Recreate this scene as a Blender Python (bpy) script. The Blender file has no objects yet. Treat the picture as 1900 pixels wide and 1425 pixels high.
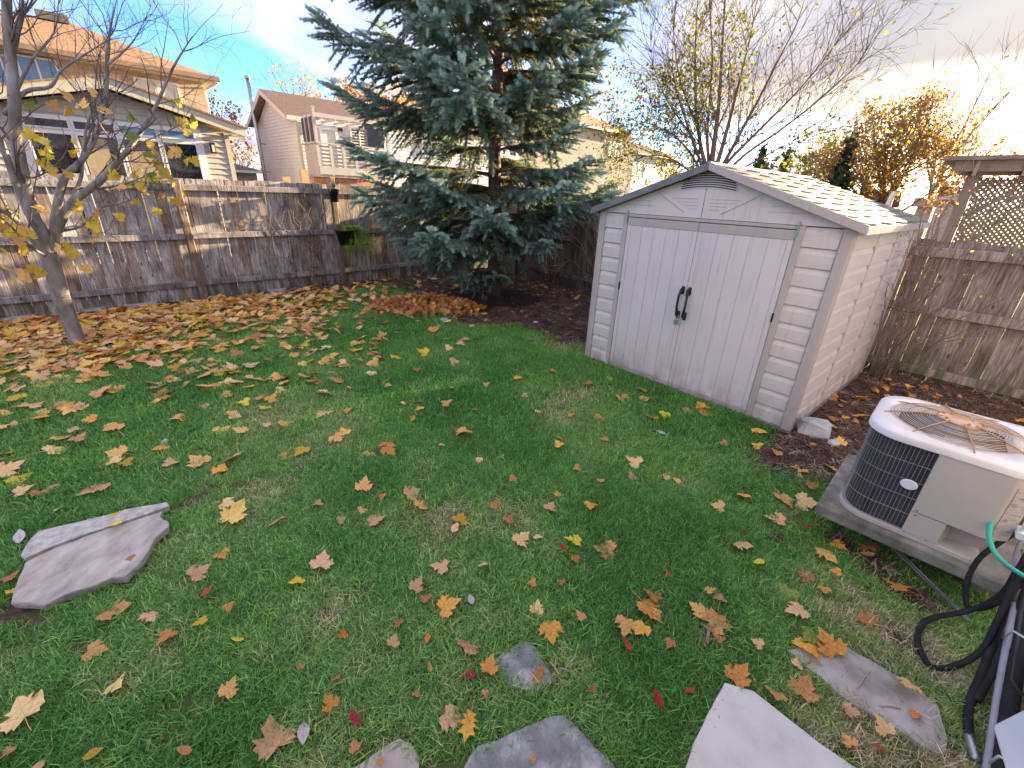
import bpy, math, random
import numpy as np
from mathutils import Vector, Matrix, noise as mnoise
random.seed(7); np.random.seed(7)
R = math.radians
sc = bpy.context.scene
COL = sc.collection

# ------------------------------------------------------------ camera, light
PIX_F, PITCH, ROLL, CAMH = 803.53, 0.416834, 0.038758, 1.85
BANG = 0.788994                                     # heading of the back fence
def _basis():
    cp, sp = math.cos(PITCH), math.sin(PITCH)
    F = Vector((0, cp, -sp)); Rt = Vector((1, 0, 0)); U = Vector((0, sp, cp))
    c, s = math.cos(ROLL), math.sin(ROLL)
    return c*Rt + s*U, -s*Rt + c*U, F
CR, CU, CF = _basis()
CAM = Vector((0, 0, CAMH))
cd = bpy.data.cameras.new('camera'); cam = bpy.data.objects.new('camera', cd); COL.objects.link(cam)
cd.sensor_width = 36; cd.lens = PIX_F/1900*36; cd.clip_start = .05; cd.clip_end = 3000
cam.matrix_world = Matrix(((CR.x, CU.x, -CF.x, 0), (CR.y, CU.y, -CF.y, 0), (CR.z, CU.z, -CF.z, CAMH), (0, 0, 0, 1)))
sc.camera = cam

SUN_AZ, SUN_EL = R(51), R(9.6)                      # clockwise from +Y
SD = Vector((math.sin(SUN_AZ)*math.cos(SUN_EL), math.cos(SUN_AZ)*math.cos(SUN_EL), math.sin(SUN_EL)))
sl = bpy.data.lights.new('sun', 'SUN'); so = bpy.data.objects.new('sun', sl); COL.objects.link(so)
sl.energy = 5.0; sl.angle = R(.6); sl.color = (1, .78, .46)
so.rotation_euler = SD.to_track_quat('Z', 'Y').to_euler(); so.location = (30, 20, 20)

EXPOSURE = 2.95
SKY_STRENGTH = .15
wd = bpy.data.worlds.new('World'); sc.world = wd; wd.use_nodes = True
def build_world():
    nt = wd.node_tree; N = nt.nodes; L = nt.links; N.clear()
    def n(t, **k):
        x = N.new(t)
        for a, b in k.items(): setattr(x, a, b)
        return x
    def math_(op, a, b=None, c=None):
        m = n('ShaderNodeMath', operation=op)
        for i, v in enumerate((a, b, c)):
            if v is None: continue
            if isinstance(v, (int, float)): m.inputs[i].default_value = v
            else: L.new(v, m.inputs[i])
        return m.outputs[0]
    def ramp(fac, pts):
        r = n('ShaderNodeValToRGB'); e = r.color_ramp.elements
        while len(e) < len(pts): e.new(.5)
        for i, (p, c) in enumerate(pts):
            e[i].position = p; e[i].color = (*c, 1) if len(c) == 3 else c
        L.new(fac, r.inputs[0]); return r.outputs[0]
    def mix(f, a, b, bt='MIX'):
        m = n('ShaderNodeMix', data_type='RGBA', blend_type=bt)
        if isinstance(f, (int, float)): m.inputs[0].default_value = f
        else: L.new(f, m.inputs[0])
        for i, v in ((6, a), (7, b)):
            if isinstance(v, tuple): m.inputs[i].default_value = (*v, 1)
            else: L.new(v, m.inputs[i])
        return m.outputs[2]
    sky = n('ShaderNodeTexSky', sky_type='NISHITA'); sky.sun_disc = False
    sky.sun_elevation = SUN_EL; sky.sun_rotation = SUN_AZ; sky.air_density = 1.0; sky.dust_density = .6; sky.ozone_density = 2.2
    tc = n('ShaderNodeTexCoord'); sep = n('ShaderNodeSeparateXYZ'); L.new(tc.outputs['Generated'], sep.inputs[0])
    z = math_('MAXIMUM', sep.outputs[2], 0.0)
    dz = math_('ADD', z, .16)
    px = math_('DIVIDE', sep.outputs[0], dz); py = math_('DIVIDE', sep.outputs[1], dz)
    cmb = n('ShaderNodeCombineXYZ'); L.new(px, cmb.inputs[0]); L.new(py, cmb.inputs[1])
    mp = n('ShaderNodeMapping'); L.new(cmb.outputs[0], mp.inputs[0]); mp.inputs['Rotation'].default_value = (0, 0, R(40)); mp.inputs['Scale'].default_value = (1.0, .45, 1); mp.inputs['Location'].default_value = (3.1, 1.7, 0)
    nz = n('ShaderNodeTexNoise'); L.new(mp.outputs[0], nz.inputs['Vector']); nz.inputs['Scale'].default_value = .9; nz.inputs['Detail'].default_value = 5; nz.inputs['Roughness'].default_value = .45
    nz2 = n('ShaderNodeTexNoise'); L.new(mp.outputs[0], nz2.inputs['Vector']); nz2.inputs['Scale'].default_value = 2.3; nz2.inputs['Detail'].default_value = 4
    dp = n('ShaderNodeVectorMath', operation='DOT_PRODUCT'); L.new(tc.outputs['Generated'], dp.inputs[0]); dp.inputs[1].default_value = SD
    prox = ramp(dp.outputs['Value'], [(.45, (0, 0, 0)), (.8, (.25,)*3), (1, (1, 1, 1))])
    cover = ramp(nz.outputs[0], [(.36, (0, 0, 0)), (.54, (1, 1, 1))])
    elev = ramp(z, [(.0, (0, 0, 0)), (.11, (0,)*3), (.20, (1, 1, 1))])       # a clear gap low over the horizon
    ep = math_('MULTIPLY', elev, math_('MULTIPLY', prox, 1.6))
    high = ramp(z, [(.30, (0,)*3), (.62, (.85,)*3)])  # extra cloud overhead, out of view, added to brighten the lawn
    cov = math_('MINIMUM', math_('ADD', math_('ADD', math_('MULTIPLY', cover, .92), ep), high), 1.0)
    shade = ramp(nz2.outputs[0], [(.34, (.42, .47, .66)), (.5, (.63, .64, .76)), (.66, (.94, .91, .90))])
    warm = mix(prox, shade, (.31, .32, .335))
    low = ramp(z, [(.0, (1.0, .86, .66)), (.10, (.98, .84, .70)), (.26, (1, 1, 1))])
    ccol = mix(1.0, warm, low, 'MULTIPLY')
    skyc = mix(1.0, sky.outputs[0], (SKY_STRENGTH*.245, SKY_STRENGTH*.365, SKY_STRENGTH*.68), 'MULTIPLY')
    # cloud sheet lit by the same low sun; brightness relative to the clear sky
    base = mix(cov, skyc, mix(1.0, ccol, (.252, .238, .240), 'MULTIPLY'))
    glow = ramp(dp.outputs['Value'], [(.72, (0, 0, 0)), (.86, (.05, .045, .03)), (.95, (.20, .18, .13)), (1, (.8, .72, .52))])
    lowm = ramp(z, [(.0, (1, 1, 1)), (.12, (1, 1, 1)), (.20, (.05,)*3)])
    g2 = mix(1.0, glow, lowm, 'MULTIPLY')
    fin = mix(1.0, base, g2, 'ADD')
    bg = n('ShaderNodeBackground'); L.new(fin, bg.inputs[0]); bg.inputs[1].default_value = 1.0
    out = n('ShaderNodeOutputWorld'); L.new(bg.outputs[0], out.inputs[0])
build_world()
sc.view_settings.view_transform = 'Standard'; sc.view_settings.look = 'None'; sc.view_settings.gamma = 1
sc.view_settings.exposure = EXPOSURE
sc.view_settings.use_curve_mapping = False
sc.cycles.max_bounces = 6; sc.cycles.transparent_max_bounces = 8; sc.cycles.use_denoising = True

# ------------------------------------------------------------ places
E1 = Vector((math.sin(BANG), math.cos(BANG), 0)); E2 = Vector((-math.cos(BANG), math.sin(BANG), 0))
ROTZ = math.atan2(E1.y, E1.x)
def G(u, v, z=0.0): return E1*u + E2*v + Vector((0, 0, z))
def UV(P): return P.dot(E1), P.dot(E2), P.z
def ray(x, y): return (CF*PIX_F + CR*(x-950) - CU*(y-712.5)).normalized()
def PG(x, y, z=0.0):                     # photo point -> place at height z
    d = ray(x, y); return CAM + d*((z-CAMH)/d.z)
def PV(x, y, v):                         # -> (u, z) on the vertical plane v
    d = ray(x, y); P = CAM + d*((v - CAM.dot(E2))/d.dot(E2)); return P.dot(E1), P.z
def PU(x, y, u):                         # -> (v, z) on the vertical plane u
    d = ray(x, y); P = CAM + d*((u - CAM.dot(E1))/d.dot(E1)); return P.dot(E2), P.z
def PD(x, y, D):                         # -> point at horizontal distance D
    d = ray(x, y); return CAM + d*(D/math.hypot(d.x, d.y))
def PXY(P):
    v = Vector(P)-CAM; z = v.dot(CF)
    return 950+PIX_F*v.dot(CR)/z, 712.5-PIX_F*v.dot(CU)/z, z

# ------------------------------------------------------------ mesh helpers
class MB:
    def __init__(s): s.v = []; s.f = []
    def poly(s, pts): i = len(s.v); s.v += [tuple(p) for p in pts]; s.f.append(tuple(range(i, i+len(pts))))
    def box(s, x0, x1, y0, y1, z0, z1, M=None):
        i = len(s.v); P = [(x0,y0,z0),(x1,y0,z0),(x1,y1,z0),(x0,y1,z0),(x0,y0,z1),(x1,y0,z1),(x1,y1,z1),(x0,y1,z1)]
        if M is not None: P = [tuple(M @ Vector(p)) for p in P]
        s.v += P; s.f += [(i,i+3,i+2,i+1),(i+4,i+5,i+6,i+7),(i,i+1,i+5,i+4),(i+1,i+2,i+6,i+5),(i+2,i+3,i+7,i+6),(i+3,i,i+4,i+7)]
    def prism(s, pts, d):                # closed outline extruded along vector d
        n = len(pts); i = len(s.v); d = Vector(d)
        s.v += [tuple(p) for p in pts] + [tuple(Vector(p)+d) for p in pts]
        s.f.append(tuple(range(i+n-1, i-1, -1))); s.f.append(tuple(range(i+n, i+2*n)))
        for k in range(n): q = (k+1) % n; s.f.append((i+k, i+q, i+n+q, i+n+k))
    def bar(s, a, b, w, h, up=(0,0,1)):
        a, b = Vector(a), Vector(b); t = (b-a).normalized(); sd = t.cross(Vector(up)).normalized(); u = sd.cross(t)
        s.prism([a+sd*w/2*p+u*h/2*q for p, q in ((-1,-1),(1,-1),(1,1),(-1,1))], b-a)
    def tube(s, pts, r, n=6, cap=True):
        pts = [Vector(p) for p in pts]; m = len(pts)
        if not hasattr(r, '__len__'): r = [r]*m
        i0 = len(s.v); ref = None
        for k, p in enumerate(pts):
            t = (pts[min(k+1, m-1)]-pts[max(k-1, 0)])
            t = t.normalized() if t.length > 1e-9 else Vector((0, 0, 1))
            if ref is None: ref = t.orthogonal().normalized()
            ref = (ref - t*ref.dot(t)); ref = ref.normalized() if ref.length > 1e-6 else t.orthogonal().normalized()
            b = t.cross(ref)
            for j in range(n):
                a = 2*math.pi*j/n; s.v.append(tuple(p + (ref*math.cos(a)+b*math.sin(a))*r[k]))
        for k in range(m-1):
            for j in range(n):
                q = (j+1) % n; s.f.append((i0+k*n+j, i0+k*n+q, i0+(k+1)*n+q, i0+(k+1)*n+j))
        if cap:
            s.f.append(tuple(i0+n-1-j for j in range(n))); s.f.append(tuple(i0+(m-1)*n+j for j in range(n)))
    def ring(s, c, rad, w, n=32, m=4):
        c = Vector(c); i0 = len(s.v)
        for k in range(n):
            a = 2*math.pi*k/n
            for j in range(m):
                b = 2*math.pi*j/m+.785; rr = rad+w*math.cos(b)
                s.v.append((c.x+rr*math.cos(a), c.y+rr*math.sin(a), c.z+w*math.sin(b)))
        for k in range(n):
            for j in range(m):
                q = (j+1) % m; p = (k+1) % n; s.f.append((i0+k*m+j, i0+p*m+j, i0+p*m+q, i0+k*m+q))
    def lathe(s, prof, n=24, c=(0,0,0)):
        c = Vector(c); i0 = len(s.v)
        for (r_, z_) in prof:
            for k in range(n):
                a = 2*math.pi*k/n; s.v.append((c.x+r_*math.cos(a), c.y+r_*math.sin(a), c.z+z_))
        for p in range(len(prof)-1):
            for k in range(n):
                q = (k+1) % n; s.f.append((i0+p*n+k, i0+p*n+q, i0+(p+1)*n+q, i0+(p+1)*n+k))
    def mesh(s, name):
        me = bpy.data.meshes.new(name); me.from_pydata(s.v, [], s.f); me.update(); return me
    def build(s, name, mat, parent=None, smooth=False, label=None):
        me = s.mesh(name); me.materials.append(mat)
        if smooth: me.polygons.foreach_set('use_smooth', [True]*len(me.polygons))
        o = bpy.data.objects.new(name, me); COL.objects.link(o)
        if parent: o.parent = parent
        if label: o['label'] = label
        return o
def bevel(o, w=.01, seg=2):
    m = o.modifiers.new('bevel', 'BEVEL'); m.width = w; m.segments = seg; m.limit_method = 'ANGLE'; return o
def inst(name, me, parent=None, loc=(0,0,0), rot=(0,0,0), scale=(1,1,1)):
    o = bpy.data.objects.new(name, me); COL.objects.link(o); o.location = loc; o.rotation_euler = rot; o.scale = scale
    if parent: o.parent = parent
    return o
def tag(o, label=None, cat=None, group=None, kind=None):
    if label: o['label'] = label
    if cat: o['category'] = cat
    if group: o['group'] = group
    if kind: o['kind'] = kind
    return o
def thing(name, label, cat, loc=(0,0,0), rz=0, group=None):
    o = bpy.data.objects.new(name, None); COL.objects.link(o); o.location = loc; o.rotation_euler = (0, 0, rz); o.empty_display_size = .1
    return tag(o, label, cat, group)

# ------------------------------------------------------------ materials
class NT:
    def __init__(s, name):
        s.m = bpy.data.materials.new(name); s.m.use_nodes = True; s.nt = s.m.node_tree; s.N = s.nt.nodes; s.L = s.nt.links; s.N.clear()
        s.out = s.N.new('ShaderNodeOutputMaterial')
    def n(s, t, **k):
        x = s.N.new(t)
        for a, b in k.items(): setattr(x, a, b)
        return x
    def put(s, sock, v):
        if v is None: return
        if isinstance(v, (int, float)): sock.default_value = v
        elif isinstance(v, tuple): sock.default_value = (*v, 1) if len(v) == 3 and len(sock.default_value) == 4 else v
        else: s.L.new(v, sock)
    def math(s, op, a, b=None, c=None):
        m = s.n('ShaderNodeMath', operation=op)
        for i, v in enumerate((a, b, c)): s.put(m.inputs[i], v)
        return m.outputs[0]
    def ramp(s, fac, pts, interp='LINEAR'):
        r = s.n('ShaderNodeValToRGB'); r.color_ramp.interpolation = interp; e = r.color_ramp.elements
        while len(e) < len(pts): e.new(.5)
        for i, (p, c) in enumerate(pts): e[i].position = p; e[i].color = (*c, 1) if hasattr(c, '__len__') else (c, c, c, 1)
        s.L.new(fac, r.inputs[0]); return r.outputs[0]
    def mix(s, f, a, b, bt='MIX'):
        m = s.n('ShaderNodeMix', data_type='RGBA', blend_type=bt); s.put(m.inputs[0], f); s.put(m.inputs[6], a); s.put(m.inputs[7], b); return m.outputs[2]
    def coord(s, kind='OBJ', scale=(1,1,1), loc=(0,0,0), rot=(0,0,0)):
        if kind == 'POS': src = s.n('ShaderNodeNewGeometry').outputs['Position']
        else: src = s.n('ShaderNodeTexCoord').outputs['Object']
        mp = s.n('ShaderNodeMapping'); s.L.new(src, mp.inputs[0]); mp.inputs['Scale'].default_value = scale; mp.inputs['Location'].default_value = loc; mp.inputs['Rotation'].default_value = rot
        return mp.outputs[0]
    def noise(s, vec, scale, detail=4, rough=.55, dist=0):
        t = s.n('ShaderNodeTexNoise'); s.L.new(vec, t.inputs['Vector']); t.inputs['Scale'].default_value = scale; t.inputs['Detail'].default_value = detail; t.inputs['Roughness'].default_value = rough; t.inputs['Distortion'].default_value = dist
        return t.outputs[0]
    def rnd(s): return s.n('ShaderNodeObjectInfo').outputs['Random']
    def bump(s, h, strength=.3, dist=.01, normal=None):
        b = s.n('ShaderNodeBump'); s.L.new(h, b.inputs['Height']); b.inputs['Strength'].default_value = strength; b.inputs['Distance'].default_value = dist
        if normal: s.L.new(normal, b.inputs['Normal'])
        return b.outputs[0]
    def principled(s, col, rough=.7, metal=0, spec=.4, normal=None, transl=0, tcol=None):
        p = s.n('ShaderNodeBsdfPrincipled'); s.put(p.inputs['Base Color'], col); s.put(p.inputs['Roughness'], rough); s.put(p.inputs['Metallic'], metal); p.inputs['Specular IOR Level'].default_value = spec
        if normal: s.L.new(normal, p.inputs['Normal'])
        o = p.outputs[0]
        if transl:
            t = s.n('ShaderNodeBsdfTranslucent'); s.put(t.inputs[0], tcol if tcol is not None else col)
            m = s.n('ShaderNodeMixShader'); m.inputs[0].default_value = transl; s.L.new(o, m.inputs[1]); s.L.new(t.outputs[0], m.inputs[2]); o = m.outputs[0]
        s.L.new(o, s.out.inputs[0]); return s.m
_mats = {}
def pm(name, cols, scale=4, stretch=(1,1,1), rough=.75, bump=.25, bscale=None, rnd=.12, metal=0, spec=.35, transl=0, coord='OBJ', dist=.004, detail=5):
    if name in _mats: return _mats[name]
    t = NT(name); vec = t.coord(coord, stretch); nz = t.noise(vec, scale, detail)
    k = len(cols); c = t.ramp(nz, [(.3+.4*i/max(k-1, 1), cols[i]) for i in range(k)])
    if rnd:
        f = t.math('MULTIPLY_ADD', t.rnd(), 2*rnd, 1-rnd); hv = t.n('ShaderNodeHueSaturation'); t.L.new(c, hv.inputs['Color']); t.L.new(f, hv.inputs['Value']); c = hv.outputs[0]
    if 'vinyl' in name and 'house' not in name and 'siding' not in name:
        pz = t.n('ShaderNodeSeparateXYZ'); t.L.new(t.n('ShaderNodeNewGeometry').outputs['Position'], pz.inputs[0]); dn = t.noise(t.coord('POS', (1, 1, .5)), 7, 7, .65); dn2 = t.noise(t.coord('POS', (1, 1, .08)), 26, 5)
        dirt = t.math('MULTIPLY', t.ramp(pz.outputs[2], [(.0, .9), (.16, .42), (.42, .08), (1, .0)]), t.ramp(dn, [(.38, .0), (.66, 1.0)]))
        strk = t.math('MULTIPLY', t.ramp(dn2, [(.56, .0), (.74, .22)]), 1.0)
        c = t.mix(t.math('MAXIMUM', dirt, strk), c, (.25, .19, .145))
    nb = t.noise(vec, bscale or scale*6, 6)
    nrm = t.bump(nb, bump, dist) if bump else None
    m = t.principled(c, rough, metal, spec, nrm, transl); _mats[name] = m; return m
def leafmat(name, cols, transl=.4, scale=9, rough=.55):
    t = NT(name); vec = t.coord('OBJ'); nz = t.noise(vec, scale, 4)
    c = t.ramp(nz, [(.3+.4*i/(len(cols)-1), cols[i]) for i in range(len(cols))])
    sp = t.n('ShaderNodeSeparateXYZ'); t.L.new(vec, sp.inputs[0]); an = t.math('ARCTAN2', sp.outputs[0], sp.outputs[1]); dd = t.math('SQRT', t.math('ADD', t.math('MULTIPLY', sp.outputs[0], sp.outputs[0]), t.math('MULTIPLY', sp.outputs[1], sp.outputs[1])))
    vn = t.math('MULTIPLY', t.math('ABSOLUTE', t.math('SINE', t.math('MULTIPLY', an, 4.0))), dd)
    c = t.mix(t.ramp(vn, [(.015, .55), (.05, 0.0)]), c, t.mix(1.0, c, (.55, .45, .35), 'MULTIPLY'))
    hv = t.n('ShaderNodeHueSaturation'); t.L.new(c, hv.inputs['Color'])
    t.L.new(t.math('MULTIPLY_ADD', t.rnd(), .5, .75), hv.inputs['Value']); t.L.new(t.math("MULTIPLY_ADD", t.rnd(), .03, .495), hv.inputs["Hue"])
    return t.principled(hv.outputs[0], rough, 0, .3, t.bump(t.noise(vec, 60, 3), .3, .002), transl)
# fence wood: every board takes its own tone; damp moss low down and under the rails
def woodmat(name, tones, moss=.6, dark=1.0):
    t = NT(name); r = t.rnd()
    gcoord = t.n('ShaderNodeNewGeometry').outputs['Position']; sep = t.n('ShaderNodeSeparateXYZ'); t.L.new(gcoord, sep.inputs[0])
    off = t.n('ShaderNodeCombineXYZ'); t.L.new(t.math('MULTIPLY', r, 37), off.inputs[0]); t.L.new(t.math('MULTIPLY', r, 91), off.inputs[2])
    add = t.n('ShaderNodeVectorMath', operation='ADD'); t.L.new(gcoord, add.inputs[0]); t.L.new(off.outputs[0], add.inputs[1])
    mp = t.n('ShaderNodeMapping'); t.L.new(add.outputs[0], mp.inputs[0]); mp.inputs['Scale'].default_value = (1, 1, .09)
    g = t.noise(mp.outputs[0], 42, 5, .6, 1.2)
    big = t.noise(add.outputs[0], 2.2, 4)
    c = t.ramp(r, [(i/(len(tones)-1), tones[i]) for i in range(len(tones))])
    c = t.mix(t.ramp(g, [(.35, .0), (.68, 1.0)]), t.mix(1.0, c, (.42, .40, .40), 'MULTIPLY'), t.mix(1.0, c, (1.45, 1.42, 1.45), 'MULTIPLY'))
    c = t.mix(t.ramp(big, [(.40, .0), (.66, .55)]), c, (.050*dark, .034*dark, .027*dark))
    mk = t.noise(mp.outputs[0], 9, 3)
    mz = t.ramp(sep.outputs[2], [(.0, 1.0), (.34, .55), (.6, .05)])
    mo = t.math('MULTIPLY', t.math('MULTIPLY', mz, t.ramp(mk, [(.38, 0.0), (.6, 1.0)])), moss)
    c = t.mix(mo, c, (.055, .075, .028))
    vo = t.n('ShaderNodeTexVoronoi'); vo.inputs['Scale'].default_value = 3.1; mpk = t.n('ShaderNodeMapping'); t.L.new(add.outputs[0], mpk.inputs[0]); mpk.inputs['Scale'].default_value = (2.6, 2.6, 1.15); t.L.new(mpk.outputs[0], vo.inputs['Vector'])
    kn = t.ramp(vo.outputs['Distance'], [(.06, 1.0), (.12, .0)])
    c = t.mix(t.math('MULTIPLY', kn, .8), c, (.022, .016, .012))
    return t.principled(c, .85, 0, .2, t.bump(g, .5, .003))
WOOD = woodmat('weathered_wood', [(.52,.505,.49),(.45,.405,.37),(.60,.585,.57),(.37,.29,.235),(.54,.51,.48),(.45,.33,.25),(.63,.615,.61),(.45,.42,.39)], .75)
WOODR = woodmat('weathered_rail_wood', [(.40,.385,.39),(.36,.33,.32),(.45,.43,.44)], .7)
WOODB = woodmat('brown_fence_wood', [(.24,.19,.175),(.30,.26,.24),(.19,.145,.12),(.27,.22,.21)], .6)
POSTM = woodmat('post_wood', [(.38,.27,.19),(.34,.27,.22)], .4)
# ------------------------------------------------------------ ground
SHB = Vector((2.4394, 3.3504, 0)); SHX = Vector((-.6624, .74915, 0)); SHY = Vector((.74915, .6624, 0))   # shed corner and axes
def in_shed(P, m=.0):
    d = Vector((P[0], P[1], 0))-SHB; a = d.dot(SHX); b = d.dot(SHY); return -m < a < 2.32+m and -m < b < 2.36+m
SPR = PG(915, 553)                                  # spruce base
SOIL = [(PG(a, b).x, PG(a, b).y, c) for a, b, c in [(335,945,.10),(370,925,.10),(405,908,.09),(300,1000,.09),(262,1062,.08),(20,1140,.16),(70,1150,.10),(232,1085,.07),(455,900,.07),(1330,1190,.10),(1325,1165,.08),(1450,1000,.10),(1560,1010,.16),(1620,1050,.2),(1700,1110,.2),(1660,1180,.08),(1210,1165,.05),(150,1200,.08),(1470,960,.08),(1300,1010,.06),(1240,1250,.05)]]
DRY = [(PG(a, b).x, PG(a, b).y, c) for a, b, c in [(865,965,.14),(842,1055,.15),(935,1145,.14),(490,935,.18),(470,975,.15),(1050,1240,.16),(900,1280,.2),(1050,1310,.16),(1160,1330,.2),(730,1370,.12),(1550,1100,.25),(1640,1160,.3),(1500,1140,.2),(1480,960,.2),(600,1150,.16),(300,1230,.25),(200,1290,.2),(450,1240,.2),(1290,900,.2),(1100,1200,.2),(1700,1220,.2),(1400,1330,.2),(1560,1350,.2),(560,620,.4),(700,610,.4),(430,720,.3),(1040,640,.4),(760,660,.4)]]
def bareness(x, y):
    """0 lawn .. 1 bare soil or mulch: round the spruce, along the right fence, round the shed and under the pad"""
    P = Vector((x, y, 0)); u, v = P.dot(E1), P.dot(E2)
    w = mnoise.noise(Vector((x*.9, y*.9, 3)))*.45 + mnoise.noise(Vector((x*3.1, y*3.1, 8)))*.15
    a = 0
    d = (P-SPR); dl = math.hypot(d.dot(E1)/1.35, (d.dot(E2)+.15)/1.35)
    a = max(a, 1-(dl-1.0+w)/.4)
    a = max(a, 1-(4.75+w*1.2-u)/.5 if u > 4 and v > 2.4 else 0)                 # bed between spruce, shed and right fence
    a = max(a, 1-(8.35-v+w)/.35)                                      # strip along the back fence
    if u > 4.3: a = max(a, 1-(v-.62-w*.5)/.3)
    if v < .75: a = max(a, (u-3.35-w*.7+v*.5)/.45)
    for px_, py_, r_ in SOIL: d_ = math.hypot(x-px_, y-py_); a = max(a, (1-d_/r_)*1.3+w*.8 if d_ < r_*1.4 else 0)
    return max(0, min(1, a))
def patch(x, y):
    return mnoise.noise(Vector((x*1.1+5, y*1.1, 0)))*.6+mnoise.noise(Vector((x*3.7, y*3.7, 5)))*.4
def gz(x, y): return 0.0
def ground_mat():
    t = NT('lawn_soil'); v = t.coord('POS'); n1 = t.noise(v, 1.3, 5); n2 = t.noise(v, 30, 6, .7); n3 = t.noise(v, 7, 5)
    grass = t.ramp(n2, [(.3, (.07, .10, .035)), (.55, (.13, .17, .06)), (.75, (.26, .24, .13))])
    soil = t.ramp(n2, [(.3, (.045, .032, .026)), (.5, (.10, .070, .055)), (.72, (.20, .135, .105))])
    at = t.n('ShaderNodeAttribute', attribute_name='bare')
    f = t.math('ADD', at.outputs['Fac'], t.math('MULTIPLY', t.ramp(n3, [(.5, 0.), (.72, 1.)]), .45))
    c = t.mix(t.ramp(f, [(.25, 0.0), (.6, 1.0)]), grass, soil)
    return t.principled(c, .95, 0, .15, t.bump(n2, .9, .02))
def build_ground():
    n = 170; xs = np.concatenate([[-900,-200,-60,-20], np.linspace(-8, 9, n), [20,60,200,900]]); ys = np.concatenate([[-900,-100,-20,-5], np.linspace(.3, 15.5, n), [30,80,250,900]])
    V = []; B = []
    for y in ys:
        for x in xs:
            V.append((x, y, 0)); B.append(bareness(x, y) if abs(x) < 10 and 0 < y < 16 else .3)
    m = len(xs); Fc = [(j*m+i, j*m+i+1, (j+1)*m+i+1, (j+1)*m+i) for j in range(len(ys)-1) for i in range(m-1)]
    me = bpy.data.meshes.new('ground'); me.from_pydata(V, [], Fc); a = me.attributes.new('bare', 'FLOAT', 'POINT'); a.data.foreach_set('value', B)
    me.materials.append(ground_mat()); o = bpy.data.objects.new('ground', me); COL.objects.link(o)
    tag(o, 'flat back yard ground under the lawn and the soil beds', kind='structure')
build_ground()

# scatter: points carrying rotation, scale, tint and a variant number, instanced by geometry nodes on ONE stuff object
def scatter(name, protos, pts, rots, scales, idx, tints, parent=None):
    coll = bpy.data.collections.new(name+'_pieces')
    for i, o in enumerate(protos):
        o.name = '%s_piece_%02d' % (name, i); coll.objects.link(o)
    n = len(pts); me = bpy.data.meshes.new(name); me.vertices.add(n); me.vertices.foreach_set('co', np.asarray(pts, dtype=np.float32).ravel())
    for nm, tp, key, arr in (('rot', 'FLOAT_VECTOR', 'vector', rots), ('scl', 'FLOAT', 'value', scales), ('idx', 'INT', 'value', idx), ('tint', 'FLOAT', 'value', tints)):
        a = me.attributes.new(nm, tp, 'POINT'); a.data.foreach_set(key, np.asarray(arr, dtype=np.int32 if tp == 'INT' else np.float32).ravel())
    o = bpy.data.objects.new(name, me); COL.objects.link(o)
    if parent: o.parent = parent
    g = bpy.data.node_groups.new(name, 'GeometryNodeTree'); g.interface.new_socket('Geometry', in_out='INPUT', socket_type='NodeSocketGeometry'); g.interface.new_socket('Geometry', in_out='OUTPUT', socket_type='NodeSocketGeometry')
    N = g.nodes; L = g.links; gi = N.new('NodeGroupInput'); go = N.new('NodeGroupOutput')
    ci = N.new('GeometryNodeCollectionInfo'); ci.inputs['Collection'].default_value = coll; ci.inputs['Separate Children'].default_value = True; ci.inputs['Reset Children'].default_value = True
    ip = N.new('GeometryNodeInstanceOnPoints'); ip.inputs['Pick Instance'].default_value = True
    def attr(nm, dt):
        a = N.new('GeometryNodeInputNamedAttribute'); a.data_type = dt; a.inputs['Name'].default_value = nm; return a.outputs['Attribute']
    mp = N.new('GeometryNodeMeshToPoints'); L.new(gi.outputs[0], mp.inputs['Mesh']); L.new(mp.outputs[0], ip.inputs['Points']); L.new(ci.outputs[0], ip.inputs['Instance'])
    L.new(attr('idx', 'INT'), ip.inputs['Instance Index']); L.new(attr('scl', 'FLOAT'), ip.inputs['Scale'])
    er = N.new('FunctionNodeEulerToRotation'); L.new(attr('rot', 'FLOAT_VECTOR'), er.inputs[0]); L.new(er.outputs[0], ip.inputs['Rotation'])
    L.new(ip.outputs[0], go.inputs[0])
    md = o.modifiers.new('scatter', 'NODES'); md.node_group = g
    tag(o, kind='stuff'); return o
def proto(mb, mat, smooth=False):
    me = mb.mesh('piece'); me.materials.append(mat)
    if smooth: me.polygons.foreach_set('use_smooth', [True]*len(me.polygons))
    return bpy.data.objects.new('piece', me)

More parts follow.
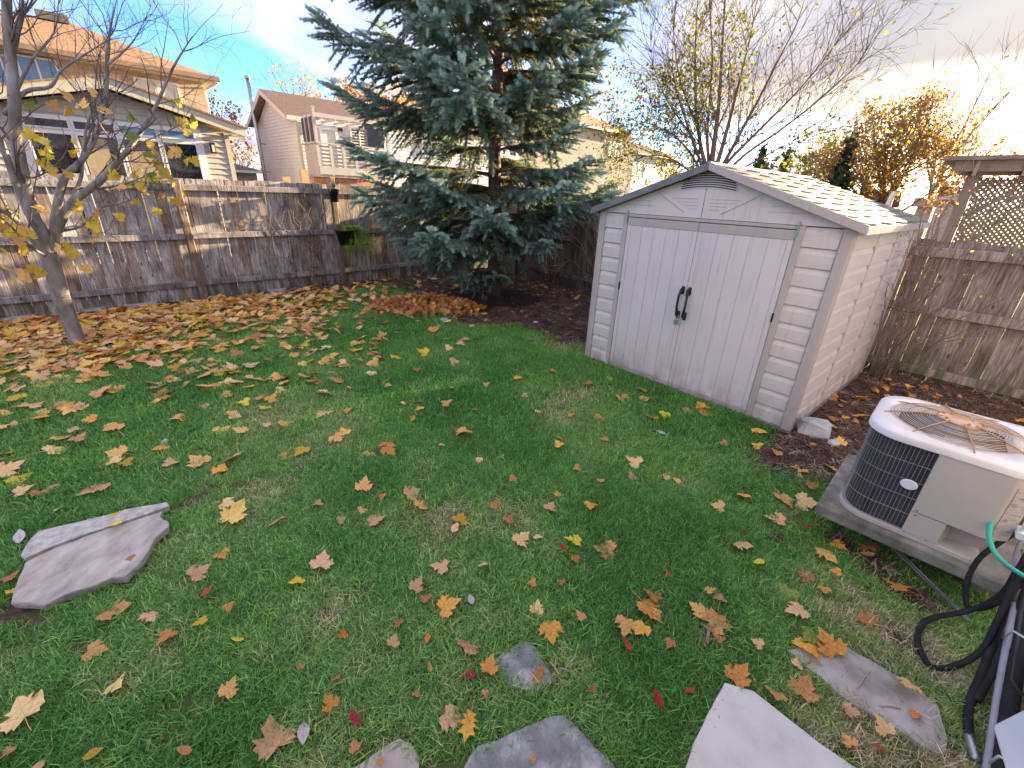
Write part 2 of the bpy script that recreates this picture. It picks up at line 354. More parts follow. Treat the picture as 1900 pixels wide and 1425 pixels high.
# ------------------------------------------------------------ grass
def grass_mat():
    t = NT('grass_blade'); a = t.n('ShaderNodeAttribute', attribute_name='tint', attribute_type='INSTANCER')
    c = t.ramp(a.outputs['Fac'], [(0, (.11,.32,.065)), (.35, (.20,.47,.10)), (.6, (.33,.53,.16)), (.8, (.48,.52,.26)), (1, (.64,.59,.40))])
    nz = t.noise(t.coord('OBJ'), 40, 2); isl = t.n('ShaderNodeNewGeometry').outputs['Random Per Island']
    c = t.mix(1.0, c, t.ramp(isl, [(0, (.45,.5,.5)), (.5, (1.0,1.0,1.0)), (.85, (1.5,1.35,1.3)), (.87, (1.9,1.6,1.9)), (1, (2.5,1.9,2.4))]), 'MULTIPLY')
    return t.principled(c, .42, 0, .5, None, .42)
GRASS = grass_mat()
def tuft(nb, rad, L0, L1, wd, lean, seed):
    rg = random.Random(seed); mb = MB()
    for _ in range(nb):
        a = rg.uniform(0, 6.28); r_ = rad*math.sqrt(rg.random()); p = Vector((r_*math.cos(a), r_*math.sin(a), -.004))
        h = rg.uniform(0, 6.28); dr = Vector((math.cos(h), math.sin(h), 0)); L = rg.uniform(L0, L1); ln = rg.uniform(.15, lean); sd = Vector((-dr.y, dr.x, 0)); w = wd*rg.uniform(.7, 1.2)
        i = len(mb.v); pts = []
        for k, tt in enumerate((0, .45, .8)):
            c = p + Vector((0,0,1))*L*tt*(1-ln*.55*tt) + dr*L*ln*tt*tt
            ww = w*(1, .85, .5)[k]; pts += [c-sd*ww, c+sd*ww]
        tip = p + Vector((0,0,1))*L*(1-ln*.6) + dr*L*ln; pts.append(tip)
        mb.v += [tuple(q) for q in pts]; mb.f += [(i,i+1,i+3,i+2), (i+2,i+3,i+5,i+4), (i+4,i+5,i+6)]
    return mb
def keepouts():
    polys = []
    for pl in SLABS: polys.append([(PG(x, y, .01).x, PG(x, y, .01).y) for x, y in pl])
    return polys
def inpoly(x, y, pl):
    c = False; n = len(pl); j = n-1
    for i in range(n):
        xi, yi = pl[i]; xj, yj = pl[j]
        if (yi > y) != (yj > y) and x < (xj-xi)*(y-yi)/(yj-yi)+xi: c = not c
        j = i
    return c
UPPER_SLAB = [(38,1030),(52,1003),(70,985),(190,957),(250,942),(312,932),(315,940),(262,957),(160,990),(100,1012),(44,1037)]
LOWER_SLAB = [(18,1118),(30,1080),(46,1044),(102,1018),(161,996),(262,963),(302,950),(297,960),(313,967),(312,978),(286,1000),(274,1022),(258,1046),(232,1068),(205,1070),(170,1085),(125,1098),(80,1122),(52,1118)]
MID_STONE = [(975,1187),(995,1201),(1006,1225),(1021,1247),(1024,1266),(998,1280),(973,1281),(940,1268),(921,1247),(917,1225),(936,1207)]
DARK_STONE = [(870,1402),(885,1384),(921,1373),(973,1347),(1024,1328),(1045,1325),(1065,1343),(1105,1384),(1138,1413),(1165,1460),(1180,1520),(1000,1560),(850,1540),(850,1440)]
PALE_STONE = [(655,1425),(700,1391),(741,1369),(766,1380),(777,1406),(779,1440),(770,1520),(700,1560),(600,1540),(610,1470)]
WHITE_SLAB = [(1345,1266),(1397,1281),(1450,1322),(1520,1376),(1590,1425),(1680,1500),(1500,1640),(1230,1560),(1268,1440),(1288,1376),(1312,1325)]
PLANK_SLAB = [(1463,1206),(1500,1196),(1570,1200),(1616,1228),(1670,1255),(1700,1280),(1735,1300),(1752,1335),(1760,1375),(1755,1396),(1746,1402),(1715,1385),(1668,1355),(1630,1330),(1590,1310),(1562,1292),(1537,1268),(1515,1250),(1498,1238)]
SLABS = [UPPER_SLAB, LOWER_SLAB, MID_STONE, DARK_STONE, PALE_STONE, WHITE_SLAB, PLANK_SLAB]
LEAFY = []
def build_grass():
    K = keepouts(); pr = []
    for s in range(5): pr.append(proto(tuft(26, .055, .026, .066, .0017, 1.15, s), GRASS))
    for s in range(4): pr.append(proto(tuft(34, .10, .028, .065, .0026, 1.2, 20+s), GRASS))
    for s in range(2): pr.append(proto(tuft(20, .06, .02, .07, .0017, 1.95, 40+s), GRASS))   # matted dry bits
    P = []; Rr = []; S = []; I = []; T = []
    rg = random.Random(3)
    def lay(n, d0, d1, far):
        k = 0
        while k < n:
            k += 1
            r_ = math.sqrt(rg.uniform(d0*d0, d1*d1)); a = rg.uniform(R(-70), R(68)); x = r_*math.sin(a); y = r_*math.cos(a)
            u, v = x*E1.x+y*E1.y, x*E2.x+y*E2.y
            if v > 8.75 or u > 6.6 or v < -.62 or in_shed((x, y), .02): continue
            q = PXY((x, y, 0))
            if q[2] < .1 or not (-70 < q[0] < 1970 and 200 < q[1] < 1500): continue
            b = bareness(x, y); pt = patch(x, y)
            if b > .25 and rg.random() < (b-.2)*1.45: continue
            if any(inpoly(x, y, p) for p in K): continue
            dry = max(0, pt-.12)*1.5 + b*.35
            for qx, qy, qr in DRY:
                e_ = math.hypot(x-qx, y-qy)
                if e_ < qr: dry += (1-e_/qr)*max(0, .42+.9*mnoise.noise(Vector((x*7, y*7, 2))))
            nearfront = max(0, (q[1]-1120)/300) if q[0] > 500 else 0
            dry += nearfront*.32*(.5+rg.random()) + (max(0, (q[0]-1250)/650))*.30*(q[1] > 850)
            if (pt > .22 and rg.random() < .65) or (dry > .75 and rg.random() < .3): continue
            t0 = .24 + rg.gauss(0, .13) + dry*.55 + mnoise.noise(Vector((x*.8, y*.8, 9)))*.42 + mnoise.noise(Vector((x*2.6, y*2.6, 19)))*.30
            P.append((x, y, 0)); Rr.append((rg.uniform(-.15, .15), rg.uniform(-.15, .15), rg.uniform(0, 6.28)))
            s_ = rg.uniform(.75, 1.2)*(1-.35*b); mt = rg.random() < dry*.5
            S.append(s_*(1.15 if far == 1 else 1) * (.9 if mt else 1)); I.append(rg.choice((9, 10)) if mt else (rg.randrange(5) if not far else 5+rg.randrange(4))); T.append(max(0, min(1, t0+(.3 if mt else 0))))
    lay(20000, .9, 3.4, 0); lay(26000, 3.3, 7.0, 1); lay(16000, 6.8, 12.5, 1)
    o = scatter('grass', pr, P, Rr, S, I, T); tag(o, 'short green lawn grass with drier yellow patches'); print('tufts', len(P))
# ------------------------------------------------------------ stones
STONEM = pm('flag_stone', [(.34,.32,.30),(.52,.50,.48),(.68,.66,.65)], 22, bump=.6, dist=.008, rough=.8)
GREYST = pm('blue_grey_stone', [(.14,.145,.155),(.25,.255,.265),(.46,.46,.465)], 9, bump=1.0, dist=.01, rough=.75)
PALEST = pm('pale_flag', [(.38,.32,.29),(.52,.46,.42)], 6, bump=.5, dist=.006)
CONC = pm('concrete_slab', [(.52,.50,.47),(.62,.61,.59),(.68,.67,.66)], 7, bump=.4, dist=.003, rough=.85)
CONC2 = pm('old_concrete', [(.20,.175,.15),(.42,.40,.38),(.60,.58,.57)], 5, bump=.7, dist=.006, rough=.9)
PADM = pm('mossy_concrete', [(.10,.105,.08),(.22,.215,.19),(.34,.33,.31)], 7, bump=.8, dist=.008, rough=.92)
def slab(name, px, z, th, m, label, cat, rough=.006, tilt=None):
    pts = [PG(x, y, z) for x, y in px]; c = sum(pts, Vector())/len(pts)
    # finer outline with chips
    out = []
    for i, p in enumerate(pts):
        q = pts[(i+1) % len(pts)]; k = max(1, int((q-p).length/.035))
        for j in range(k):
            r_ = p.lerp(q, j/k); nn = mnoise.noise(r_*22)*rough + mnoise.noise(r_*60)*rough*.5
            d = (r_-c); d.z = 0; out.append(r_ + d.normalized()*nn)
    mb = MB(); n = len(out); O = [Vector((p.x-c.x, p.y-c.y, 0)) for p in out]
    def zt(p): return (mnoise.noise(Vector((p.x*6, p.y*6, z*9)))*.004) + (tilt.dot(p) if tilt else 0)
    rings = [(1, -th, .985), (1, -.45*th, 1.0), (1, -.006, 1.0), (1, 0, .985), (1, 0, .6), (1, 0, .25)]
    for k, (_, dz, s_) in enumerate(rings):
        for p in O:
            ex = .004*mnoise.noise(Vector((p.x*30, p.y*30, dz*200))) if k < 3 else 0
            q = p*s_ + p.normalized()*ex; mb.v.append((q.x, q.y, dz+zt(q)))
    for k in range(len(rings)-1):
        for i in range(n): j = (i+1) % n; mb.f.append((k*n+i, k*n+j, (k+1)*n+j, (k+1)*n+i))
    mb.v.append((0, 0, zt(Vector()))); ci = len(mb.v)-1
    for i in range(n): mb.f.append(((len(rings)-1)*n+i, (len(rings)-1)*n+(i+1) % n, ci))
    o = mb.build(name, m); o.location = (c.x, c.y, z); tag(o, label, cat); return o
slab('flagstone', UPPER_SLAB, .052, .035, STONEM, 'narrow grey flagstone shard lying behind the larger slab on the left lawn', 'flagstone', tilt=Vector((.01,.0,0)))
slab('flagstone', LOWER_SLAB, .062, .040, pm('warm_flag', [(.30,.265,.24),(.46,.42,.39),(.60,.56,.53)], 11, (1,.6,1), bump=1.0, dist=.008), 'large warm grey flagstone with chipped edges in front of the narrow shard', 'flagstone', tilt=Vector((-.01,.02,0)))
slab('stepping_stone', MID_STONE, .014, .04, GREYST, 'small rounded blue grey stepping stone sunk in the lawn', 'stepping stone')
slab('stepping_stone', DARK_STONE, .022, .05, GREYST, 'large dark blue grey stepping stone cut by the bottom edge', 'stepping stone')
slab('stepping_stone', PALE_STONE, .016, .04, PALEST, 'pale pinkish stepping stone at the bottom, beside the dark one', 'stepping stone')
slab('paving_slab', WHITE_SLAB, .030, .05, CONC, 'bright smooth off-white concrete slab at the bottom edge', 'paving slab', rough=.002)
slab('concrete_strip', PLANK_SLAB, .022, .05, CONC2, 'long weathered concrete strip with twigs and leaves on its upper end', 'concrete strip', rough=.01)
def rock(name, P, s, m, label, seed, group=None, rz=0):
    mb = MB(); rg = random.Random(seed); n1, n2 = 10, 7
    for i in range(n2+1):
        for j in range(n1):
            th = math.pi*i/n2; a = 2*math.pi*j/n1; d = Vector((math.sin(th)*math.cos(a), math.sin(th)*math.sin(a), math.cos(th)))
            e = Vector([math.copysign(abs(c)**.55, c) for c in d]); k = 1+.28*mnoise.noise(d*1.6+Vector((seed, 0, 0)))
            mb.v.append((e.x*s[0]*k, e.y*s[1]*k, e.z*s[2]*k))
    for i in range(n2):
        for j in range(n1): q = (j+1) % n1; mb.f.append((i*n1+j, (i+1)*n1+j, (i+1)*n1+q, i*n1+q))
    o = mb.build(name, m); o.location = (P.x, P.y, s[2]*.7); o.rotation_euler = (rg.uniform(-.15,.15), rg.uniform(-.15,.15), rz); tag(o, label, 'rock', group); return o
ROCKM = pm('pale_rock', [(.30,.30,.30),(.42,.43,.44),(.52,.53,.54)], 6, bump=.7, dist=.01)
rock('rock', PG(1506, 806), (.135,.075,.085), ROCKM, 'angular light grey rock against the shed front corner', 3, rz=-.45)
for i, (x, y, s_, lb) in enumerate([(824,597,.05,'largest pale stone in front of the heap of leaves'),(808,597,.028,'small pale stone left of the largest one by the leaf heap'),(876,608,.038,'pale round stone on the mulch edge below the spruce trunk'),(994,600,.03,'pale stone on the mulch edge right of the spruce'),(793,594,.02,'tiny pale stone at the left end of the row by the leaf heap'),(1545,826,.035,'small stone on the soil beside the air conditioner'),(715,596,.016,'tiny white stone on the grass left of the leaf heap')]):
    rock('stone', PG(x, y), (s_*1.2, s_, s_*.7), ROCKM, lb, 10+i, 'stones edging the mulch bed')
for i, (x0, y0, ln, lb) in enumerate([(175,577,.28,'pale flat stone piece at the fence foot right of the maple'),(262,568,.42,'longest pale flat stone piece along the fence foot'),(25,592,.6,'pale flat stone piece at the fence foot left of the maple'),(515,541,.35,'pale flat stone piece at the fence foot near the second post')]):
    c = PG(x0, y0); mb = MB(); out = []
    for k in range(12):
        a = k/12*2*math.pi; out.append(Vector((math.cos(a)*ln/2, math.sin(a)*.07, 0))*(1+.25*mnoise.noise(Vector((k*1.7, i, 0)))))
    mb.prism(out, (0, 0, .035)); o = mb.build('stone_strip', ROCKM); o.location = (c.x, c.y, .01); o.rotation_euler = (0, 0, ROTZ); tag(o, lb, 'stone', 'flat stones at the fence foot')

# ------------------------------------------------------------ fences
def board_mesh(seed, w, h, th=.018):
    rg = random.Random(seed); mb = MB(); n = 4
    for k in range(n+1):
        z = h*k/n; dx = rg.uniform(-.003, .003); bow = rg.uniform(-.003, .003)
        for (x, y) in ((-w/2, 0), (w/2, 0), (w/2, th), (-w/2, th)): mb.v.append((x+dx, y+bow, z + (rg.uniform(-.004,.004) if k == n else 0)))
    for k in range(n):
        for j in range(4): q = (j+1) % 4; mb.f.append((k*4+j, k*4+q, (k+1)*4+q, (k+1)*4+j))
    mb.f.append((3,2,1,0)); mb.f.append((n*4, n*4+1, n*4+2, n*4+3)); me = mb.mesh('board'); me.materials.append(WOOD); return me
def fence(name, A, B, zb, zt, rails, posts, label, face=-1, bm=None, gap=.007, cat='fence', bw=.138, post_h=.0, rail_w=.09):
    """A-B line on the ground; boards stand on the line, rails and posts on the yard side (face=-1 is the -y side)"""
    d = B-A; Ln = d.length; rz = math.atan2(d.y, d.x); t = thing(name, label, cat, A, rz); rg = random.Random(len(name)+int(Ln*10))
    var = []
    for s in range(6):
        me = board_mesh(s, bw, zt-zb);
        if bm: me.materials[0] = bm
        var.append(me)
    x = bw/2
    while x < Ln:
        o = inst('board', rg.choice(var), t, (x, rg.uniform(-.002,.002), zb+rg.uniform(-.012,.012)), (0, rg.uniform(-.004,.004), rg.uniform(-.02,.02)), (rg.uniform(.96, 1.0), 1, 1))
        x += bw+rg.uniform(-.002 if bm else .0005, gap if not bm else .001)
    ps = sorted(posts); edges = [0]+ps+[Ln]
    yf = -.02 if face < 0 else .04
    for i in range(len(edges)-1):
        a, b = edges[i], edges[i+1]
        if b-a < .1: continue
        for rzz in rails:
            mb = MB(); a2 = a+(.05 if i else 0); b2 = b-(.05 if i < len(edges)-2 else 0); s_ = rg.uniform(-.012,.012)
            mb.box(a2, b2, min(yf, yf+face*.04), max(yf, yf+face*.04), rzz-rail_w/2, rzz+rail_w/2)
            for k, v_ in enumerate(mb.v): mb.v[k] = (v_[0], v_[1], v_[2] + (s_ if v_[0] > (a+b)/2 else -s_))
            o = bevel(mb.build('rail', WOODR if bm is None else bm, t), .006)
    for i, p in enumerate(ps):
        h = zt + (post_h[i] if hasattr(post_h, '__len__') else post_h)
        mb = MB(); r_ = .052; mb.box(p-r_, p+r_, min(yf, yf+face*.1), max(yf, yf+face*.1), -.02, h); o = bevel(mb.build('post', POSTM if bm is None else bm, t), .012)
    return t
bk = 8.9
fence('wooden_fence', G(-3.2, bk), G(7.75, bk), -.02, 1.865, (.27, 1.02, 1.74), [2.1, 4.55, 6.98, 9.4], 'grey weathered board fence with three rails across the back of the yard', post_h=[-.02, -.01, .13, .0])
# right fence, from the far corner towards the shed, then the lower run behind the air conditioner
fence('wooden_fence', G(7.72, 8.86), G(7.30, 3.2), -.02, 1.84, (.25, 1.0, 1.7), [1.2, 3.35, 5.4], 'brown board fence running from the far corner to behind the shed', face=-1, bm=WOODB)
fence('wooden_fence', G(6.86, 1.6), G(6.72, -4.0), -.06, 1.53, (.10, .79, 1.42), [1.0, 3.4], 'lower mossy board fence behind the air conditioner', face=-1, bm=woodmat('mossy_wood', [(.33,.285,.275),(.29,.25,.24),(.38,.34,.33),(.26,.22,.205)], .85), rail_w=.1)
# ------------------------------------------------------------ shed
VINYL = pm('cream_vinyl', [(.56,.52,.505),(.60,.56,.545),(.63,.59,.575)], 3, (1,1,3), rough=.5, bump=.12, bscale=140, rnd=.03, dist=.001)
VTRIM = pm('taupe_vinyl_trim', [(.42,.385,.37),(.46,.42,.405)], 3, rough=.5, bump=.1, bscale=120, rnd=.02, dist=.001)
_DIRT = 1
VDOOR = pm('white_vinyl_door', [(.60,.56,.575),(.64,.60,.615),(.63,.57,.55)], 1.4, rough=.42, bump=.1, bscale=160, rnd=.02, dist=.001)
VROOF = pm('beige_roof_sheet', [(.13,.12,.115),(.165,.15,.145),(.195,.175,.168)], 5, rough=.6, bump=.3, bscale=60, rnd=.05, dist=.002)
DARKM = pm('dark_gap', [(.03,.03,.035),(.04,.04,.045)], 5, bump=0, rnd=0)
BLACKP = pm('black_plastic', [(.012,.012,.014),(.03,.03,.033)], 8, rough=.45, bump=.1, rnd=.05)
STEEL = pm('grey_steel', [(.30,.31,.34),(.42,.43,.46)], 8, rough=.35, metal=.8, bump=.1, rnd=.05)
BASEM = pm('grey_base_rail', [(.14,.15,.17),(.20,.21,.23)], 8, rough=.6, bump=.2, rnd=.03)
W_, D_, HW, HP = 2.318, 2.35, 1.69, 2.10
# local frame: x along the front from the near right corner to the far left one, y into the depth
shed = thing('garden_shed', 'cream vinyl garden shed with double doors and scalloped shingle roof', 'shed', SHB, math.atan2(SHX.y, SHX.x))
# note: x axis = SHX, so local y = rot90(SHX) = -SHY ; depth runs to -y
def sb(name, boxes, m, bev=.0, parent=shed, label=None):
    mb = MB()
    for (x0, x1, d0, d1, z0, z1) in boxes: mb.box(x0, x1, -d1, -d0, z0, z1)
    o = mb.build(name, m, parent, label=label)
    if bev: bevel(o, bev)
    return o
sb('base_frame', [(-.015, W_+.015, -.015, D_+.015, -.02, .028)], BASEM, .004)
core = MB(); e_ = .035
core.prism([(e_, -e_, .02), (W_-e_, -e_, .02), (W_-e_, -e_, HW), (W_/2, -e_, HP-.05), (e_, -e_, HW)], (0, -(D_-2*e_), 0))
core.build('wall_core', DARKM, shed)
# siding panels with a bevelled course profile (each course leans out towards its foot)
def siding_piece(w, h, th=.034):
    mb = MB(); g = .004
    prof = [(0, 0.0), (th, .0), (th, .012), (th*.97, h*.66), (th*.50, h-g), (0, h-g)]
    mb.prism([(0, -0-a, b) for a, b in prof], (w, 0, 0)) if False else None
    i = 0; n = len(prof)
    for x in (0, w):
        for a, b in prof: mb.v.append((x, a, b))
    mb.f.append(tuple(range(n))); mb.f.append(tuple(range(2*n-1, n-1, -1)))
    for k in range(n): q = (k+1) % n; mb.f.append((k, n+k, n+q, q))
    me = mb.mesh('siding_panel'); me.materials.append(VINYL); return me
rows = 11; rh = (HW-.03)/rows
fw = .255
mL = siding_piece(fw-.004, rh); cw = (D_-.16)/3; mS = siding_piece(cw-.004, rh)
for k in range(rows):
    z = .03+k*rh
    for x0 in (.07, W_-.07-fw): inst('siding_panel', mL, shed, (x0+.002, -e_, z))
    for c in range(3):
        o = inst('siding_panel', mS, shed, (e_, -(.08+(c+1)*cw-.002), z), (0, 0, R(90)));  o.scale = (1, 1, 1)
        # rotated so that the profile leans outwards to -x
for i, (x0, x1) in enumerate([(-.012, .068), (W_-.068, W_+.012)]): sb('corner_trim', [(x0, x1, -.012, .07, .0, HW+.01)], VTRIM, .008)
sb('corner_trim', [(-.012, .068, D_-.07, D_+.012, .0, HW+.01)], VTRIM, .008)
for c in (1, 2): sb('joint_strip', [(-.004, e_, .08+c*cw-.010, .08+c*cw+.010, .03, HW)], VTRIM, .003)
dx0, dx1, dz1 = .375, 1.955, 1.655
for x0, x1 in ((dx0-.055, dx0-.004), (dx1+.004, dx1+.055)): sb('door_jamb', [(x0, x1, -.014, .05, .02, HW)], VTRIM, .005)
sb('door_header', [(dx0-.004, dx1+.004, -.006, .05, dz1+.006, HW)], VTRIM, .004)
xm = (dx0+dx1)/2+.015
def door(x0, x1, hside):
    d = thing('door', None, None, (0, 0, 0)); d.parent = shed
    for k in ('category', 'label'):
        if k in d: del d[k]
    n = 5; st = .045
    mb = MB(); mb.box(x0, x1, -.022, -.0, .022, dz1); rail = mb
    o = bevel(mb.build('door_leaf', VDOOR, d), .003)
    sb('door_rail', [(x0, x1, -.008, .0, dz1-.075, dz1)], VTRIM, .003, d)
    sb('door_rail', [(x0, x1, -.008, .0, .022, .07)], VTRIM, .003, d)
    sb('door_stile', [(x0, x0+st, -.006, .0, .071, dz1-.076)], VDOOR, .003, d)
    sb('door_stile', [(x1-st, x1, -.006, .0, .071, dz1-.076)], VDOOR, .003, d)
    pw = (x1-x0-2*st)/n
    for k in range(n): sb('plank', [(x0+st+k*pw+.0022, x0+st+(k+1)*pw-.0022, -.0045, .0, .072, dz1-.077)], VDOOR, .002, d)
    xh = hside
    mb = MB(); ins = 1 if hside < xm else -1
    pts = [(xh, .012, 1.06), (xh, .045, 1.04), (xh+.01*ins*-1, .055, .98), (xh-.01*ins, .055, .88), (xh, .05, .80), (xh, .012, .775)]
    mb.tube(pts, [.016, .015, .011, .011, .015, .017], 8); mb.box(xh-.014, xh+.014, 0, .016, 1.0, 1.075); mb.box(xh-.014, xh+.014, 0, .016, .755, .83)
    mb.build('handle', BLACKP, d, True)
    hx = x1+.003 if x1 > xm+.05 else x0-.003
    for hz in (.95,): sb('hinge', [(hx-.009, hx+.009, -.016, .0, hz-.035, hz+.045)], BLACKP, .003, d)
    return d
# in local +y is in front of the shed
door(dx0, xm-.002, xm-.035); door(xm+.002, dx1, xm+.032)
sb('hinge_pin', [(dx0-.016, dx0-.004, -.022, -.012, 1.6, 1.72)], STEEL); sb('hinge_pin', [(dx1+.004, dx1+.016, -.022, -.012, 1.6, 1.72)], STEEL)
lk = MB(); lk.tube([(xm+.005, .05, .80), (xm+.005, .058, .765), (xm+.018, .06, .745), (xm+.03, .058, .765), (xm+.03, .05, .80)], .004, 6); lk.box(xm-.002, xm+.038, .045, .068, .705, .747)
o = bevel(lk.build('padlock', STEEL), .003); o.matrix_world = Matrix.Translation(SHB) @ Matrix.Rotation(math.atan2(SHX.y, SHX.x), 4, 'Z'); tag(o, 'steel padlock hanging from the black shed door handles', 'padlock')
# gable
slope = (HP-HW-.02)/(W_/2)
def gz_(x): return HW+.02 + slope*min(x, W_-x)
for s, (xa, xb) in enumerate(((.0, xm-.003), (xm+.003, W_))):
    mb = MB(); top = []
    P = [(xa, .004, HW+.004), (xb, .004, HW+.004)]
    if s == 0: P += [(xb, .004, gz_(xb)-.015), (W_/2-.0, .004, HP-.015) if xb > W_/2 else (xb, .004, gz_(xb)-.016)]; P += [(xa, .004, gz_(xa)-.01)]
    else: P += [(xb, .004, gz_(xb)-.01), (xa, .004, gz_(xa)-.016)]
    mb.prism(P, (0, -.03, 0)); g_ = mb.build('gable_panel', VDOOR, shed)
    sgn = -1 if s == 0 else 1
    # embossed lap lines and the diagonal brace
    for k in range(5):
        zz = HW+.085+k*.042; xo = (k+1)*.02
        far = (zz-HW-.02)/slope
        a_, b_ = (far+.12, .62-k*.02) if s == 0 else (W_-.62+k*.02, W_-far-.12)
        if k < 4 and b_-a_ > .1: sb('emboss_line', [(a_, b_, -.0065, -.003, zz, zz+.005)], VTRIM)
        if k < 4:
            w2 = .26-k*.055
            a2, b2 = (xm-.06-w2, xm-.06) if s == 0 else (xm+.06, xm+.06+w2)
            sb('emboss_line', [(a2, b2, -.0065, -.003, HW+.20-k*.028-.04, HW+.20-k*.028-.035)], VTRIM)
    mb = MB(); mb.bar((xm+sgn*.17, .006, HW+.045), (xm+sgn*.47, .006, HW+.205), .006, .006, (0, 1, 0)); mb.build('brace_line', VTRIM, shed)
# arched vent with seven slots

vm = MB()
VW = (.25, .25, .245, .235, .205, .165, .11)
for k in range(7):
    zc = HW+.262+k*.0175; hwid = VW[k]
    if hwid < .04: continue
    for j in range(10):
        xa, xb = xm-.012-hwid+2*hwid*j/10, xm-.012-hwid+2*hwid*(j+1)/10
        za = zc-.028*((xa-xm)/.27)**2*1.0; zb = zc-.028*((xb-xm)/.27)**2
        vm.poly([(xa, .0095, za), (xb, .0095, zb), (xb, .0095, zb+.009), (xa, .0095, za+.009)])
vm.build('vent_slot', DARKM, shed)
vm = MB()
for k in range(8):
    zc = HW+.2535+k*.0175; hwid = VW[min(k, 6)]+.01
    for j in range(10):
        xa, xb = xm-.012-hwid+2*hwid*j/10, xm-.012-hwid+2*hwid*(j+1)/10
        za = zc-.028*((xa-xm)/.27)**2; zb = zc-.028*((xb-xm)/.27)**2
        vm.poly([(xa, .013, za), (xb, .013, zb), (xb, .010, zb+.007), (xa, .010, za+.007)])
        vm.poly([(xa, .005, za-.001), (xb, .005, zb-.001), (xb, .013, zb), (xa, .013, za)])
vm.build('vent_louvre', VDOOR, shed)
# roof: two sheets, a bevelled rim, and courses of scalloped shingle tabs
OH, OF = .075, .075
def rz_(x): return HW+.03+ slope*(x if x < W_/2 else W_-x) + .0
for s in (0, 1):
    sg = 1 if s == 0 else -1; x_e = -OH if s == 0 else W_+OH
    def P(t, d, h=0): # t 0 at eave .. 1 at ridge ; d depth ; h above
        x = x_e + (W_/2-x_e)*t; z = HW+.032-slope*OH + (HP+.012-(HW+.032-slope*OH))*t + h + .012*math.sin(t*math.pi*.5)*0
        return (x, -d, z)
    mb = MB(); mb.prism([P(0, -OF), P(1, -OF), P(1, -OF, .022), P(0, -OF, .022)], (0, -(D_+2*OF), 0)); mb.build('roof_sheet', VROOF, shed)
    mb = MB(); mb.prism([P(-.01, -OF-.012, -.032), P(1, -OF-.012, -.03), P(1, -OF-.012, .034), P(-.01, -OF-.012, .032)], (0, -.022, 0)); o = bevel(mb.build('roof_edge_trim', VTRIM if s == 0 else BASEM, shed), .004)
    mb = MB(); mb.prism([P(-.012, -OF, -.03), P(.012, -OF, -.03), P(.012, -OF, .02), P(-.012, -OF, .02)], (0, -(D_+2*OF), 0)); mb.build('eave_trim', VTRIM, shed)
    NC, NTb = 10, 5; tw = (D_+2*OF)/NTb; ch = 1/NC
    for c in range(NC):
        for k in range(NTb):
            d0 = -OF+k*tw; mb = MB(); top = []; bot = []; m = 8
            for j in range(m+1):
                f = j/m; sc_ = .24*(math.sin(f*math.pi)-.3)                              # lower edge bows down the slope
                bot.append(P(max(-.004, c*ch - sc_*ch*.9+ .012), d0+.0004+f*(tw-.0008), .037)); top.append(P(min(1, (c+1)*ch+.03), d0+.0004+f*(tw-.0008), .0235))
            i = len(mb.v); mb.v += bot+top+[(p[0], p[1], p[2]-.014) for p in bot]
            for j in range(m): mb.f.append((i+j, i+j+1, i+m+1+j+1, i+m+1+j)); mb.f.append((i+j+1, i+j, i+2*(m+1)+j, i+2*(m+1)+j+1))
            mb.build('shingle', VROOF, shed)
mb = MB(); mb.tube([(W_/2, OF+.01, HP+.028), (W_/2, -(D_+OF), HP+.028)], .022, 8); mb.build('ridge_cap', VTRIM, shed)

# ------------------------------------------------------------ air conditioner on its pad
ACP = G(2.80, .12, .0); ACZ = .235
BEIGE = pm('beige_paint_metal', [(.47,.45,.43),(.53,.51,.49)], 2.5, rough=.45, bump=.08, rnd=.01)
LIDM = pm('white_lid', [(.70,.70,.74),(.78,.78,.80),(.66,.60,.54)], 2.2, rough=.4, bump=.08, rnd=0)
COILM = pm('dark_coil', [(.035,.035,.045),(.08,.08,.095)], 12, (10,10,.3), rough=.6, bump=.8, rnd=0)
WIREM = pm('dusty_wire', [(.22,.22,.23),(.38,.36,.36)], 20, rough=.6, bump=0, rnd=.1)
RUSTW = pm('rusty_wire', [(.42,.38,.34),(.45,.27,.15),(.30,.14,.06)], 14, rough=.8, bump=.4, rnd=.1)
RUSTP = pm('rusty_hub', [(.60,.57,.60),(.55,.38,.24),(.40,.19,.08)], 9, rough=.7, bump=.3, rnd=0)
# pad frame: x along -E2 (towards the house), y along +E1 (away)
padr = math.atan2(-E2.y, -E2.x)                     # local x = -E2, local y = rot90 = E1
assert True
PADO = G(2.76, .19, 0)
pad = MB(); pad.box(0, .84, 0, .84, ACZ-.075, ACZ); po = bevel(pad.build('equipment_pad', PADM), .012); po.location = PADO; po.rotation_euler = (0, 0, padr)
for v_ in (): pass
tag(po, 'mossy concrete pad under the air conditioner', 'pad')
for (a, b, lb) in ((.16, .66, 'far left'), (.8, .66, 'far right'), (.8,.30, 'near right')):
    leg = MB(); leg.box(a-.08, a+.08, b-.1, b+.1, 0, ACZ-.078); lo = leg.build('concrete_block', PADM); lo.location = PADO; lo.rotation_euler = (0, 0, padr); tag(lo, 'grey concrete block under the %s corner of the air conditioner pad' % lb, 'block', 'blocks under the pad')
a_, b_ = PG(1640, 998, .155), PG(1800, 1154, .012)
bar = MB(); bar.bar(a_, b_, .022, .004); bar.bar(a_+Vector((.008,.008,-.006)), b_+Vector((.008,.008,-.006)), .004, .022); bo = bar.build('metal_strut', STEEL); tag(bo, 'thin grey angle iron strut leaning from the pad down to the ground', 'strut')
ac = thing('air_conditioner', 'white outdoor air conditioner unit with rusty round fan grille', 'air conditioner', G(2.80, .115, ACZ), padr)
AW, AD, AH = .60, .64, .555
